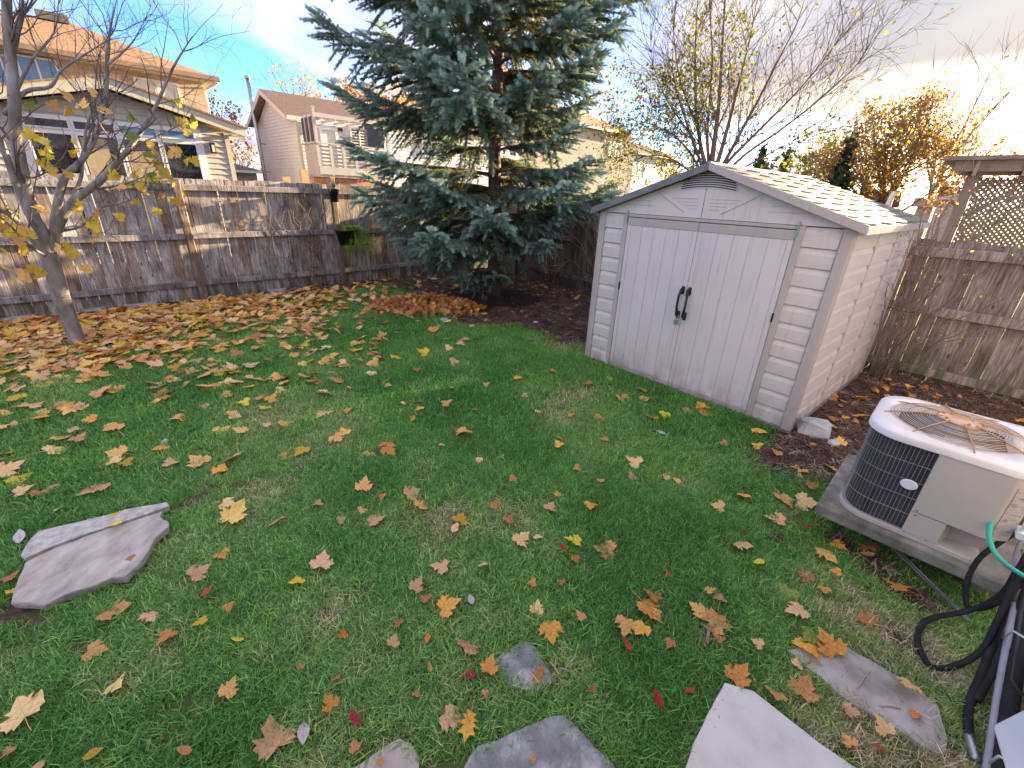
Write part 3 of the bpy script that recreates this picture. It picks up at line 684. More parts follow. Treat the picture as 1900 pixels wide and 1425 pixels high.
def rrect(w, d, radii, inset=0, seg=6):
    # corners order: (0,0) (w,0) (w,d) (0,d)
    cs = [((inset, inset), radii[0], 180), ((w-inset, inset), radii[1], 270), ((w-inset, d-inset), radii[2], 0), ((inset, d-inset), radii[3], 90)]
    sg = [(1, 1), (-1, 1), (-1, -1), (1, -1)]; out = []
    for (c, r_, a0), (sx, sy) in zip(cs, sg):
        cx, cy = c[0]+sx*r_, c[1]+sy*r_
        ks = seg if r_ > .1 or True else 1
        for k in range(ks+1): a = R(a0+90*k/ks); out.append((cx+r_*math.cos(a), cy+r_*math.sin(a)))
    return out
def acb(name, mb, m, smooth=False, bev=0, label=None):
    o = mb.build(name, m, ac, smooth, label);
    if bev: bevel(o, bev)
    return o
RL = .15
mb = MB(); mb.prism([(x, y, .0) for x, y in rrect(AW, AD, (RL, .04, .04, RL))], (0, 0, .03)); acb('base_pan', mb, BEIGE, bev=.005)
cpl = [(x, y) for x, y in rrect(AW, AD, (RL, .04, .04, RL), .018) if not (x > .42 and y < .3)]; kx = max(i for i, (x, y) in enumerate(cpl) if y < .02); cpl = cpl[:kx+1]+[(.38, .018), (.39, .12), (.47, .22), (AW-.03, .26)]+cpl[kx+1:]
mb = MB(); mb.prism([(x, y, .03) for x, y in cpl], (0, 0, AH-.065)); acb('coil', mb, COILM)
# coil guard wires from the middle of the front round the left end to the back
per = rrect(AW, AD, (RL, .04, .04, RL), .004, 8); xs = .30
path = [Vector((xs, .004, 0))] + [Vector((x, y, 0)) for x, y in per[:9]][::-1] + [Vector((x, y, 0)) for x, y in per[-9:]][::-1] + [Vector((AW-.05, AD-.004, 0))]
cum = [0]
for a, b in zip(path, path[1:]): cum.append(cum[-1]+(b-a).length)
def along(s):
    for i in range(len(path)-1):
        if s <= cum[i+1]: return path[i].lerp(path[i+1], (s-cum[i])/max(1e-6, cum[i+1]-cum[i]))
    return path[-1]
nw = int(cum[-1]/.0175)
for k in range(nw+1):
    p = along(cum[-1]*k/nw); mb = MB(); mb.tube([(p.x, p.y, .035), (p.x, p.y, AH-.04)], .0012, 4, False); acb('guard_wire', mb, WIREM)
for k in range(6):
    z = .04+(AH-.085)*k/5; mb = MB(); mb.tube([(p.x, p.y-.0, z) for p in [along(cum[-1]*j/60) for j in range(61)]], .0017, 4, False); acb('guard_wire', mb, WIREM)
# front corner panel, raised service box, lower foot panel
mb = MB(); mb.prism([(xs, -.006, .165), (AW-.03, -.006, .165), (AW+.05, .05, .165), (AW+.05, .24, .165), (xs, .24, .165)], (0, 0, AH-.165-.03)); acb('service_panel', mb, BEIGE, bev=.004)
mb = MB(); mb.prism([(xs, -.002, .03), (.44, -.002, .03), (.475, .12, .03), (AW-.03, .20, .03), (AW, .3, .03), (xs, .3, .03)], (0, 0, .132)); acb('foot_panel', mb, BEIGE, bev=.003)
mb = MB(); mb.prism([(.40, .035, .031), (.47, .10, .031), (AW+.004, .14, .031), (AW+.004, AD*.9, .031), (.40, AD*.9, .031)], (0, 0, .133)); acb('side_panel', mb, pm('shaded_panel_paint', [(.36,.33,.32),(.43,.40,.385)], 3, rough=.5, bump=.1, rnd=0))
mb = MB(); mb.box(AW+.052, AW+.054, .07, .20, .22, AH-.09); acb('data_plate', mb, pm('worn_label', [(.34,.30,.34),(.52,.48,.50),(.20,.17,.19)], 16, (1,.4,3), rough=.5, bump=0, rnd=0))
# the plate on the chamfer face
ch = MB(); a0 = Vector((AW-.03, -.006, 0)); a1 = Vector((AW+.05, .05, 0)); t_ = (a1-a0).normalized(); nn_ = Vector((t_.y, -t_.x, 0))
q0, q1 = a0.lerp(a1, .18)+nn_*.0015, a0.lerp(a1, .9)+nn_*.0015
ch.prism([q0+Vector((0,0,.2)), q1+Vector((0,0,.2)), q1+Vector((0,0,AH-.09)), q0+Vector((0,0,AH-.09))], nn_*.001); acb('data_plate', ch, _mats['worn_label'])
mb = MB(); mb.lathe([(0, .004), (.030, .004), (.033, .002), (.034, 0)], 24); me = mb.mesh('badge'); me.materials.append(pm('blank_white_badge', [(.72,.76,.88),(.78,.80,.90)], 3, rough=.35, bump=0, rnd=0)); inst('badge', me, ac, (xs-.052, -.0, .30), (R(90), 0, 0), (1.05, .85, 1))
for (x, z) in ((xs+.02, .18), (xs+.02, .15), (xs+.03, AH-.035), (xs+.07, AH-.035), (xs+.01, .035), (.40, .035)):
    mb = MB(); mb.lathe([(0, .003), (.004, .002), (.005, 0)], 8); me = mb.mesh('screw'); me.materials.append(STEEL); inst('screw', me, ac, (x, -.0075, z), (R(90), 0, 0))
# lid with the fan opening
FC = Vector((AW/2+.03, AD/2, 0)); FR = .262; outl = rrect(AW+.055, AD+.02, (RL+.02, .10, .06, RL+.02), 0, 8); outl = [(x-.01, y-.01) for x, y in outl]
mb = MB(); n = len(outl); C_ = [(FC.x+FR*math.cos(math.atan2(y-FC.y, x-FC.x)), FC.y+FR*math.sin(math.atan2(y-FC.y, x-FC.x))) for x, y in outl]
mb.v += [(x, y, AH-.04) for x, y in outl] + [(x, y, AH-.012) for x, y in outl] + [(FC.x+(x-FC.x)*.975, FC.y+(y-FC.y)*.975, AH) for x, y in outl] + [(x, y, AH+.012) for x, y in C_] + [(FC.x+(x-FC.x)*.96, FC.y+(y-FC.y)*.96, AH-.06) for x, y in C_]
for k in range(4):
    for i in range(n): j = (i+1) % n; mb.f.append((k*n+i, k*n+j, (k+1)*n+j, (k+1)*n+i))
lid = acb('lid', mb, LIDM, True); lid.data.polygons.foreach_set('use_smooth', [True]*len(lid.data.polygons))
mb = MB(); mb.lathe([(0, 0), (FR*.95, 0)], 24, (FC.x, FC.y, AH-.16)); acb('fan_well', mb, DARKM)
mb = MB()
for k in range(4):
    a0 = k*math.pi/2+.4
    for j in range(4):
        a1_, a2_ = a0+j*.2, a0+(j+1)*.2; z1, z2 = AH-.09+j*.012, AH-.09+(j+1)*.012
        mb.poly([(FC.x+.06*math.cos(a1_), FC.y+.06*math.sin(a1_), z1), (FC.x+.235*math.cos(a1_), FC.y+.235*math.sin(a1_), z1), (FC.x+.235*math.cos(a2_), FC.y+.235*math.sin(a2_), z2), (FC.x+.06*math.cos(a2_), FC.y+.06*math.sin(a2_), z2)])
acb('fan_blade', mb, pm('grey_blade', [(.25,.25,.27),(.33,.33,.35)], 8, rough=.4, metal=.4, bump=0, rnd=0))
NR = 17
for k in range(NR):
    r_ = .085+(FR+.012-.085)*k/(NR-1); z = AH+.014+.032*(1-(r_/FR)**2); mb = MB(); mb.ring((FC.x, FC.y, z), r_, .0017, 56, 4); acb('grille_ring', mb, RUSTW if k % 5 == 0 or k > 16 else WIREM if False else pm('ring_wire', [(.46,.43,.41),(.58,.54,.51),(.46,.32,.20)], 7, rough=.7, bump=0, rnd=.15))
for k in range(8):
    a = k*math.pi/4+.25; pts = []
    for j in range(7):
        r_ = .07+(FR+.045-.07)*j/6; pts.append((FC.x+r_*math.cos(a), FC.y+r_*math.sin(a), AH+.020+.032*(1-(min(r_, FR)/FR)**2) if j < 6 else AH+.006))
    mb = MB(); mb.tube(pts, .0034, 5); acb('spoke', mb, RUSTW)
mb = MB(); mb.lathe([(0, .0), (.085, .0), (.09, -.006)], 28, (FC.x, FC.y, AH+.047)); acb('hub_plate', mb, RUSTP)
mb = MB(); mb.ring((FC.x, FC.y, AH+.047), .09, .005, 32, 5); acb('hub_rim', mb, RUSTW)
for k in range(4):
    a = k*math.pi/2+.6; mb = MB(); mb.lathe([(0, .012), (.006, .01), (.008, 0)], 8, (FC.x+.062*math.cos(a), FC.y+.062*math.sin(a), AH+.047)); acb('bolt', mb, RUSTW)

# ------------------------------------------------------------ hoses, pipes and the wall of the near house
def hose(name, pts, r, m, label, cat='hose', n=8, sub=6, group=None):
    P = [PG(x, y, z) for x, y, z in pts]; P = [P[0]*2-P[1]]+P+[P[-1]*2-P[-2]]; out = []
    for i in range(1, len(P)-2):
        for k in range(sub):
            t = k/sub; a, b, c, d = P[i-1:i+3]
            out.append(.5*((2*b)+(c-a)*t+(2*a-5*b+4*c-d)*t*t+(-a+3*b-3*c+d)*t**3))
    out.append(P[-2]); mb = MB(); mb.tube(out, r, n); o = mb.build(name, m, None, True); tag(o, label, cat, group); return o
RUB = pm('black_foam_rubber', [(.010,.010,.012),(.026,.026,.03)], 14, rough=.8, bump=.5, rnd=.1)
GREENH = pm('green_hose_vinyl', [(.045,.42,.31),(.06,.50,.38)], 10, rough=.38, bump=.1, rnd=0)
GREYP = pm('grey_pvc', [(.27,.28,.35),(.34,.35,.42)], 10, rough=.5, bump=.1, rnd=.05)
hose('garden_hose', [(1945,880,.55),(1900,913,.55),(1855,948,.52),(1836,982,.48),(1841,1016,.44),(1861,1042,.42),(1895,1066,.40),(1940,1090,.38)], .0105, GREENH, 'bright green garden hose curving in from the right edge', 'hose')
hose('flexible_conduit', [(1797,968,.30),(1788,992,.26),(1792,1014,.24),(1806,1036,.22),(1835,1060,.20),(1868,1076,.20),(1920,1090,.22)], .010, GREYP, 'grey flexible conduit coming out from under the air conditioner', 'conduit')
hose('flexible_conduit', [(1905,985,.42),(1890,1015,.38),(1884,1040,.35),(1895,1070,.32)], .009, GREYP, 'short grey conduit stub behind the green hose', 'conduit')
hose('refrigerant_line', [(1940,960,.46),(1890,985,.44),(1850,1010,.38),(1818,1035,.30),(1798,1068,.2),(1792,1100,.12),(1800,1128,.08),(1850,1118,.2),(1930,1050,.4)], .012, RUB, 'thin black insulated pipe bending down beside the pad', 'pipe', group='black pipes by the house')
hose('refrigerant_line', [(1950,1020,.44),(1895,1050,.38),(1868,1092,.26),(1838,1117,.16),(1790,1135,.09),(1740,1144,.05),(1712,1157,.035),(1702,1186,.03),(1712,1216,.025),(1730,1238,.022),(1764,1238,.03),(1802,1222,.06),(1828,1198,.12),(1852,1150,.22),(1885,1080,.35),(1950,1020,.45)], .0125, RUB, 'black insulated pipe looping out over the grass', 'pipe', group='black pipes by the house')
hose('refrigerant_line', [(1950,980,.48),(1905,1035,.40),(1876,1100,.28),(1848,1180,.15),(1822,1250,.07),(1803,1295,.035),(1796,1330,.03),(1799,1368,.03)], .0155, RUB, 'thick black pipe running down to a metal coupling on the ground', 'pipe', group='black pipes by the house')
hose('refrigerant_line', [(1960,1010,.46),(1915,1070,.38),(1888,1140,.26),(1862,1200,.15),(1838,1255,.08),(1812,1300,.04)], .0145, RUB, 'second thick black pipe lying close against the first', 'pipe', group='black pipes by the house')
hose('soaker_hose', [(1712,1216,.02),(1728,1245,.015),(1742,1270,.015),(1757,1290,.02),(1776,1304,.022),(1800,1300,.03)], .006, pm('dark_green_hose', [(.01,.05,.04),(.02,.08,.06)], 10, rough=.5, bump=0, rnd=0), 'thin dark green hose end between the loop and the couplings', 'hose')
hose('power_cable', [(1752,945,.33),(1764,985,.28),(1790,1030,.20),(1830,1082,.14),(1880,1130,.12)], .0028, pm('grey_cable', [(.16,.16,.17),(.22,.22,.23)], 9, rough=.5, bump=0, rnd=0), 'thin grey cable hanging under the air conditioner', 'cable')
cp = hose('pipe_coupling', [(1797,1366,.03),(1801,1380,.03),(1806,1395,.028),(1812,1412,.025)], .016, STEEL, 'ribbed metal coupling at the end of the thick black pipe', 'coupling', sub=3)
hose('drain_hose', [(1806,1395,.02),(1822,1410,.02),(1850,1424,.025),(1885,1440,.03)], .011, pm('grey_hose', [(.14,.14,.16),(.2,.2,.22)], 9, rough=.5, bump=0, rnd=0), 'grey hose leaving the coupling at the bottom edge', 'hose')
tapm = pm('white_plastic', [(.60,.68,.72),(.72,.78,.80)], 6, rough=.4, bump=0, rnd=0)
tp = thing('hose_tap', 'pale plastic hose tap connector at the right edge beside the green hose', 'tap', PG(1893, 990, .48), ROTZ)
mb = MB(); mb.tube([(-.03, 0, 0), (.05, 0, 0)], .017, 10); mb.build('tap_body', tapm, tp); mb = MB(); mb.tube([(0, 0, .0), (0, 0, .04)], .008, 8); mb.box(-.02, .02, -.006, .006, .038, .05); mb.build('tap_handle', tapm, tp)
# house wall (v = -.66 plane), bricks in the visible lower strip as pieces
BRK = pm('pink_brick', [(.30,.17,.14),(.40,.25,.21),(.46,.31,.27)], 18, rough=.9, bump=.8, bscale=90, rnd=.15, dist=.004)
hw = thing('house_wall', 'pinkish brick wall of the near house at the right edge', 'house', G(-8.2, -.70, 0), ROTZ); hw['kind'] = 'thing'
WL = 10.55
mb = MB(); mb.box(0, WL, -6, -.012, -.05, 2.9); mb.build('mortar_core', pm('mortar', [(.34,.31,.29),(.42,.39,.36)], 30, rough=.95, bump=.5, rnd=0), hw)
bme = MB(); bme.box(0, .205, -.05, 0, 0, .062); bme = bme.mesh('brick'); bme.materials.append(BRK)
cnt = 0
for row in range(12):
    x = 9.0 + (row % 2)*.107
    while x < WL-.2: inst('brick', bme, hw, (x, random.uniform(-.002, .002), .0+row*.073)); x += .215; cnt += 1
mb = MB(); mb.box(0, 9.0, -.05, 0, -.03, 2.9); mb.box(9.0, WL, -.05, 0, .876, 2.9); tag(mb.build('upper_bricks', BRK, hw), kind='stuff')
def onw(x, y, v=-.64): u, z = PV(x, y, v); return G(u, v, z)
def wtube(name, pts, r, m, label, cat, v=-.64, n=8):
    mb = MB(); mb.tube([onw(x, y, v) for x, y in pts], r, n); o = mb.build(name, m, None, True); tag(o, label, cat); return o
wtube('conduit', [(1884,1120), (1866,1210), (1850,1300), (1832,1424), (1815,1540)], .013, GREYP, 'long grey conduit running along the foot of the brick wall', 'conduit', -.60)
wtube('insulated_pipe', [(1905,1120), (1888,1200), (1875,1290), (1858,1424), (1842,1540)], .028, RUB, 'fat black insulated pipe strapped beside the grey conduit', 'pipe', -.63)
wtube('cable', [(1897,1110), (1890,1160), (1881,1230), (1876,1262), (1890,1285), (1925,1296)], .007, BLACKP, 'black cable bending away in front of the brick wall', 'cable', -.60)
for i, (x, y, lb) in enumerate([(1878, 1180, 'upper white cable tie round the fat black pipe'), (1852, 1412, 'lower white cable tie round the fat black pipe')]):
    mb = MB(); a = onw(x-16, y+4, -.585); b = onw(x+2, y-9, -.565); c = onw(x+24, y+4, -.58); mb.tube([a, a.lerp(b, .6)+Vector((0,0,.006)), b, b.lerp(c, .5), c], .0042, 5); o = mb.build('cable_tie', tapm, None, True); tag(o, lb, 'cable tie', 'white cable ties')
mb = MB(); c = onw(1908, 1400, -.60); mb.v = []; 
mb.box(-.09, .11, -.075, .02, -.08, .09); ho = bevel(mb.build('vent_hood', pm('white_hood', [(.66,.72,.84),(.78,.80,.86)], 5, rough=.4, bump=.1, rnd=0)), .012); ho.location = c; ho.rotation_euler = (R(10), R(-6), ROTZ+.25); tag(ho, 'white plastic vent hood in the bottom right corner', 'vent hood')

# ------------------------------------------------------------ hanging pots on the tall fence post
pm_pot = BLACKP
def pot(loc, r0, r1, h, label, cat='plant pot'):
    t = thing('hanging_pot', label, cat, loc, ROTZ); t.scale = (1.5, 1.5, 1.35) if r1 > .1 else (1.15,)*3; mb = MB(); mb.lathe([(0, 0), (r0, 0), (r1, h), (r1+.008, h), (r1+.008, h-.015), (r1-.004, h-.02), (0, h-.03)], 18); mb.build('pot_body', pm_pot, t, True); return t
u0, z0 = PV(645, 447, 8.68); p1 = pot(G(u0-.03, 8.66, z0-.07), .085, .13, .21, 'black pot with trailing green fern on the tall fence post')
FERN = leafmat('fern_green', [(.20,.36,.05),(.36,.54,.09),(.46,.62,.16)], .4)
fr = MB(); rg = random.Random(4); st = MB()
for k in range(48):
    a = rg.uniform(-.6, 3.4)-3.1/2-.6; L = rg.uniform(.22, .46); dx = rg.uniform(-.2, 1.0); dy = -rg.uniform(.1, .7); prev = Vector((0, 0, .19)); pts = [prev]
    for j in range(1, 9):
        t = j/8; pts.append(Vector((dx*L*t, dy*L*t*.6, .19+.20*math.sin(t*2.0)*L/.4-.62*L*t*t*rg.uniform(.9, 1.1)*2)))
    st.tube(pts, .002, 3, False)
    for j in range(1, len(pts)):
        for q in range(3):
            c = pts[j-1].lerp(pts[j], q/3); sz = .062*(1-.6*j/9)
            for sgn in (-1, 1):
                d = Vector((rg.uniform(-.3,.3), sgn, rg.uniform(-.5,.2))).normalized(); e = (pts[j]-pts[j-1]).normalized()
                fr.poly([c, c+d*sz*.5+e*.008, c+d*sz, c+d*sz*.5-e*.006])
tag(fr.build('fern_leaves', FERN, p1), kind='stuff'); st.build('fern_stems', FERN, p1)
u0, z0 = PV(620, 362, 8.68); p2 = pot(G(u0, 8.68, z0-.12), .06, .085, .20, 'small black pot of dry twigs high on the tall fence post')
TWIG = pm('dry_twig', [(.10,.075,.06),(.20,.155,.13),(.28,.23,.20)], 12, rough=.9, bump=.3, rnd=.1)
tw = MB()
for k in range(26):
    L = rg.uniform(.2, .42); dx = rg.uniform(-.5, 1); pts = [Vector((0, 0, .2))]
    for j in range(1, 6): t = j/5; pts.append(Vector((dx*L*t+rg.uniform(-.015,.015), -.25*L*t+rg.uniform(-.015,.015), .2+.22*math.sin(t*2.4)*L/.4-.5*L*t*t)))
    tw.tube(pts, .0026, 3, False)
tag(tw.build('dry_twigs', TWIG, p2), kind='stuff')
# ------------------------------------------------------------ houses (local frame: x = E1, y = E2, so local x,y ARE u,v minus the base)
def brickmat(name, c1, c2, mortar, sx=.21, sz=.075, bump=.5, dark=None):
    t = NT(name); src = t.n('ShaderNodeTexCoord').outputs['Object']; sep = t.n('ShaderNodeSeparateXYZ'); t.L.new(src, sep.inputs[0])
    cb = t.n('ShaderNodeCombineXYZ'); t.L.new(t.math('ADD', sep.outputs[0], sep.outputs[1]), cb.inputs[0]); t.L.new(sep.outputs[2], cb.inputs[1])
    b = t.n('ShaderNodeTexBrick'); t.L.new(cb.outputs[0], b.inputs['Vector']); b.inputs['Scale'].default_value = 1; b.inputs['Brick Width'].default_value = sx; b.inputs['Row Height'].default_value = sz; b.inputs['Mortar Size'].default_value = .008; b.inputs['Color1'].default_value = (*c1, 1); b.inputs['Color2'].default_value = (*c2, 1); b.inputs['Mortar'].default_value = (*mortar, 1)
    nz = t.noise(src, 9, 5); c = t.mix(.45, b.outputs['Color'], t.ramp(nz, [(.3, (c1[0]*.6, c1[1]*.6, c1[2]*.6)), (.7, c2)]))
    return t.principled(c, .9, 0, .2, t.bump(t.math('SUBTRACT', 1.0, b.outputs['Fac']), bump, .01))
def shinglemat(name, cols, rot=0):
    t = NT(name); src = t.n('ShaderNodeTexCoord').outputs['Object']; sep = t.n('ShaderNodeSeparateXYZ'); t.L.new(src, sep.inputs[0])
    cb = t.n('ShaderNodeCombineXYZ'); t.L.new(sep.outputs[0] if not rot else sep.outputs[1], cb.inputs[0]); t.L.new(t.math('MULTIPLY', sep.outputs[2], 2.4), cb.inputs[1])
    b = t.n('ShaderNodeTexBrick'); t.L.new(cb.outputs[0], b.inputs['Vector']); b.inputs['Scale'].default_value = 1; b.inputs['Brick Width'].default_value = .32; b.inputs['Row Height'].default_value = .16; b.inputs['Mortar Size'].default_value = .012; b.inputs['Color1'].default_value = (*cols[0], 1); b.inputs['Color2'].default_value = (*cols[1], 1); b.inputs['Mortar'].default_value = (*[c*.55 for c in cols[0]], 1)
    nz = t.noise(src, 14, 5); c = t.mix(.5, b.outputs['Color'], t.ramp(nz, [(.35, cols[0]), (.65, cols[2])]))
    return t.principled(c, .92, 0, .15, t.bump(t.math('ADD', nz, t.math('MULTIPLY', b.outputs['Fac'], -1.0)), .5, .02))
def glassmat(name, c, rough=.05):
    t = NT(name); return t.principled(c, rough, 0, .9)
GLASS = glassmat('window_glass', (.012,.014,.02)); GLASSB = glassmat('sky_reflection_glass', (.10,.20,.34), .12); CURT = pm('beige_curtain', [(.30,.23,.14),(.38,.30,.19)], 3, (8,8,.3), bump=.2, rnd=0); BLIND = pm('pale_blind', [(.50,.52,.46),(.60,.62,.56)], 30, (.1,.1,3), bump=.3, rnd=0)  # the blue pane has a sky reflection painted into its colour
WTRIM = pm('white_window_trim', [(.66,.64,.62),(.74,.72,.70)], 4, rough=.5, bump=.05, rnd=.02)
SAGE = pm('grey_sage_siding', [(.42,.395,.345),(.46,.435,.385)], 3, bump=.15, rnd=.03)
SAGET = pm('sage_fascia', [(.44,.42,.34),(.50,.48,.39)], 3, bump=.15, rnd=.03)
TANB = brickmat('tan_brick', (.40,.29,.20), (.54,.41,.30), (.52,.45,.37), .30, .15, .9)
ROOFT = shinglemat('tan_shingle', [(.25,.155,.095),(.34,.215,.13),(.30,.19,.12)])
ROOFB = shinglemat('brown_shingle', [(.105,.072,.07),(.145,.10,.095),(.18,.125,.115)])
def lap(mb, x0, x1, z0, z1, y, pitch=.115, clip=None):
    """lap siding facing -y: each course leans out towards its foot"""
    z = z0
    while z < z1-.001:
        zt = min(z+pitch, z1); a, b = x0, x1
        if clip:
            a, b = clip(zt)
            if b-a < .05: break
        mb.poly([(a, y-.024, z), (b, y-.024, z), (b, y-.002, zt), (a, y-.002, zt)]); mb.poly([(a, y-.0, z), (b, y-.0, z), (b, y-.024, z), (a, y-.024, z)]); z = zt
def hroot(name, label, u, v, cat='house'): return thing(name, label, cat, G(u, v, 0), ROTZ)
def hb(name, b, m, par, bev=0, label=None):
    mb = MB(); mb.box(*b); o = mb.build(name, m, par, label=label)
    if bev: bevel(o, bev)
    return o
def window(par, x0, x1, z0, z1, y, glass=GLASS, fr=.05, mull=1, trim=WTRIM, name='window', hbar=0, out=.05):
    """facing -y on plane y"""
    mb = MB()
    for b in ((x0-fr, x1+fr, y-out, y+.03, z0-fr, z0), (x0-fr, x1+fr, y-out, y+.03, z1, z1+fr), (x0-fr, x0, y-out, y+.03, z0, z1), (x1, x1+fr, y-out, y+.03, z0, z1)): mb.box(*b)
    for k in range(1, mull): xx = x0+(x1-x0)*k/mull; mb.box(xx-fr*.45, xx+fr*.45, y-out+.008, y+.03, z0+.001, z1-.001)
    for k in range(1, hbar+1): zz = z0+(z1-z0)*k/(hbar+1); mb.box(x0+.001, x1-.001, y-out+.012, y+.03, zz-.012, zz+.012)
    f = mb.build(name, trim, par)
    for k in range(mull):
        a = x0+(x1-x0)*k/mull; b = x0+(x1-x0)*(k+1)/mull; g = glass[k] if isinstance(glass, (list, tuple)) else glass
        hb('pane', (a+.002, b-.002, y-.012, y+.02, z0+.002, z1-.002), g, f)
    return f
# --- house A: sage sunroom in front of a tan brick house
vA = 8.97+5.0
hA = hroot('brick_house', 'two storey tan brick house with orange brown roof and grey sage sunroom', -1.0, vA)
ox = 1.0                                             # local x = u + 1
def LA(x, y, v): u, z = PV(x, y, v); return u+ox, z
apx, apz = LA(190, 139, vA-.35); erx, erz = LA(456, 238, vA-.35); sl_ = (apz-erz)/(erx-apx)
xr = LA(432, 300, vA)[0]; xl = 2*apx-xr
def clipA(z):
    d = (apz-.20-z)/sl_; return max(xl, apx-d), min(xr, apx+d)
core = MB(); core.prism([(xl, .02, 0), (xr, .02, 0), (xr, .02, apz-.22-sl_*(xr-apx)), (apx, .02, apz-.22), (xl, .02, apz-.22-sl_*(xr-apx))], (0, 6, 0)); core.build('sunroom_wall', SAGE, hA)
sid = MB(); lap(sid, xl, xr, 0, apz, 0, .125, clipA); tag(sid.build('lap_siding', SAGE, hA), kind='stuff')
for sgn in (-1, 1):
    ex = apx+sgn*(erx-apx)
    mb = MB(); mb.prism([(apx, -.35, apz), (ex, -.35, erz), (ex, -.35, erz-.20), (apx, -.35, apz-.22)], (0, .05, 0)); mb.build('rake_board', SAGET, hA)
    mb = MB(); mb.prism([(apx, -.38, apz+.03), (ex+sgn*.04, -.38, erz+.02), (ex+sgn*.04, -.38, erz-.02), (apx, -.38, apz-.01)], (0, 6.4, 0)); mb.build('sunroom_roof', ROOFT, hA)
    mb = MB(); mb.prism([(ex, -.34, erz-.19), (ex-sgn*.34, -.34, erz-.19), (ex-sgn*.34, -.34, erz-.16), (ex, -.34, erz-.16)], (0, 6.3, 0)); mb.build('soffit', SAGET, hA)
hb('corner_board', (xr-.09, xr+.012, -.03, .02, 0, erz-.12), SAGET, hA)
# doors and transoms
zt0 = LA(41, 214, vA)[1]; zt1 = LA(364, 259, vA)[1]; zd = LA(366, 268, vA)[1]; dxl, dxr = LA(53, 250, vA)[0]-.05, LA(373, 300, vA)[0]
hb('door_surround', (dxl-.12, dxr+.12, -.035, .0, .15, zt0+.06), WTRIM, hA)
dw = (dxr-dxl)/4
for k in range(4):
    a, b = dxl+k*dw+.05, dxl+(k+1)*dw-.05
    window(hA, a, b, zd+.10, zt0-.02, -.03, [GLASS, GLASS, GLASSB, GLASSB][k], .03, 1, name='transom_window', out=.03)
    f = window(hA, a, b, .25, zd-.02, -.03, GLASS, .035, 1, name='glass_door', out=.03)
    if k in (1, 2): hb('curtain', (a+.02, b-(.02 if k == 2 else .18), -.046, -.043, .26, zd-(.05 if k == 1 else .22)), CURT, f)
lx, lz = LA(393, 272, vA); L_ = thing('wall_lamp', None, None); L_.parent = hA
hb('lamp_body', (lx-.05, lx+.05, -.12, -.02, lz-.16, lz+.09), BLACKP, L_); hb('lamp_glass', (lx-.03, lx+.03, -.124, -.121, lz-.12, lz+.03), BLIND, L_)
# the two storey body behind
vB = 8.97+11.5; by = vB-vA
ex2, ez2 = LA(401, 146, vB-.45); wx = LA(384, 200, vB)[0]; bl = -12.0; dp = 9.0
ez2 = ez2+.02
mb = MB(); mb.box(bl, wx, by, by+dp, 0, ez2-.12); mb.build('brick_wall', TANB, hA)
rb0, rb1, ry0, ry1 = bl-.45, ex2, by-.45, by+dp+.45; my = (ry0+ry1)/2; rh_ = LA(150, 47, vA+my)[1]; half = (ry1-ry0)/2
rdx = LA(133, 43, vA+my)[0]
mb = MB(); P = [(rb0, ry0, ez2), (rb1, ry0, ez2), (rb1, ry1, ez2), (rb0, ry1, ez2), (rb0+half, my, rh_), (rdx, my, rh_)]
mb.v += P; mb.f += [(0, 1, 5, 4), (1, 2, 5), (2, 3, 4, 5), (3, 0, 4), (3, 2, 1, 0)]; mb.build('roof', ROOFT, hA)
hb('roof_vent', (rdx-.9, rdx-.1, my-.5, my-.1, rh_-.12, rh_+.12), pm('roof_vent_metal', [(.10,.09,.09),(.14,.13,.12)], 5, rnd=0), hA)
hb('gutter', (rb0, rb1+.06, ry0-.12, ry0-.01, ez2-.10, ez2+.03), pm('brown_gutter', [(.20,.14,.10),(.26,.18,.13)], 4, rnd=0), hA)
hb('gutter', (rb1+.002, rb1+.11, ry0, ry1, ez2-.10, ez2+.03), _mats['brown_gutter'], hA)
hb('soffit', (rb0, rb1, ry0, by-.002, ez2-.13, ez2-.09), SAGET, hA); hb('soffit', (wx+.002, rb1, by, ry1, ez2-.13, ez2-.09), SAGET, hA)
dpp = MB(); dpp.tube([(rb1+.05, ry0+.1, ez2-.1), (wx+.06, by+.1, ez2-.35), (wx+.06, by+.1, 0)], .045, 6); dpp.build('downpipe', SAGET, hA)
mb = MB()
for k in range(60): mb.box(bl+.01+k*.21+.01, bl+.2+k*.21, by-.02, by-.002, ez2-.42, ez2-.20) if bl+.2+k*.21 < wx else None
tag(mb.build('soldier_bricks', TANB, hA), kind='stuff')
for (xa, ya, xb, yb, g, nm) in ((-30, 100, 24, 150, GLASSB, 2), (28, 104, 96, 150, GLASSB, 2), (250, 146, 282, 186, BLIND, 1), (288, 152, 325, 190, BLIND, 1)):
    a, z1 = LA(xa, ya, vB); b, _ = LA(xb, ya, vB); z0 = z1-1.15; window(hA, a, b, z0, z1, by-.02, g, .05, nm)
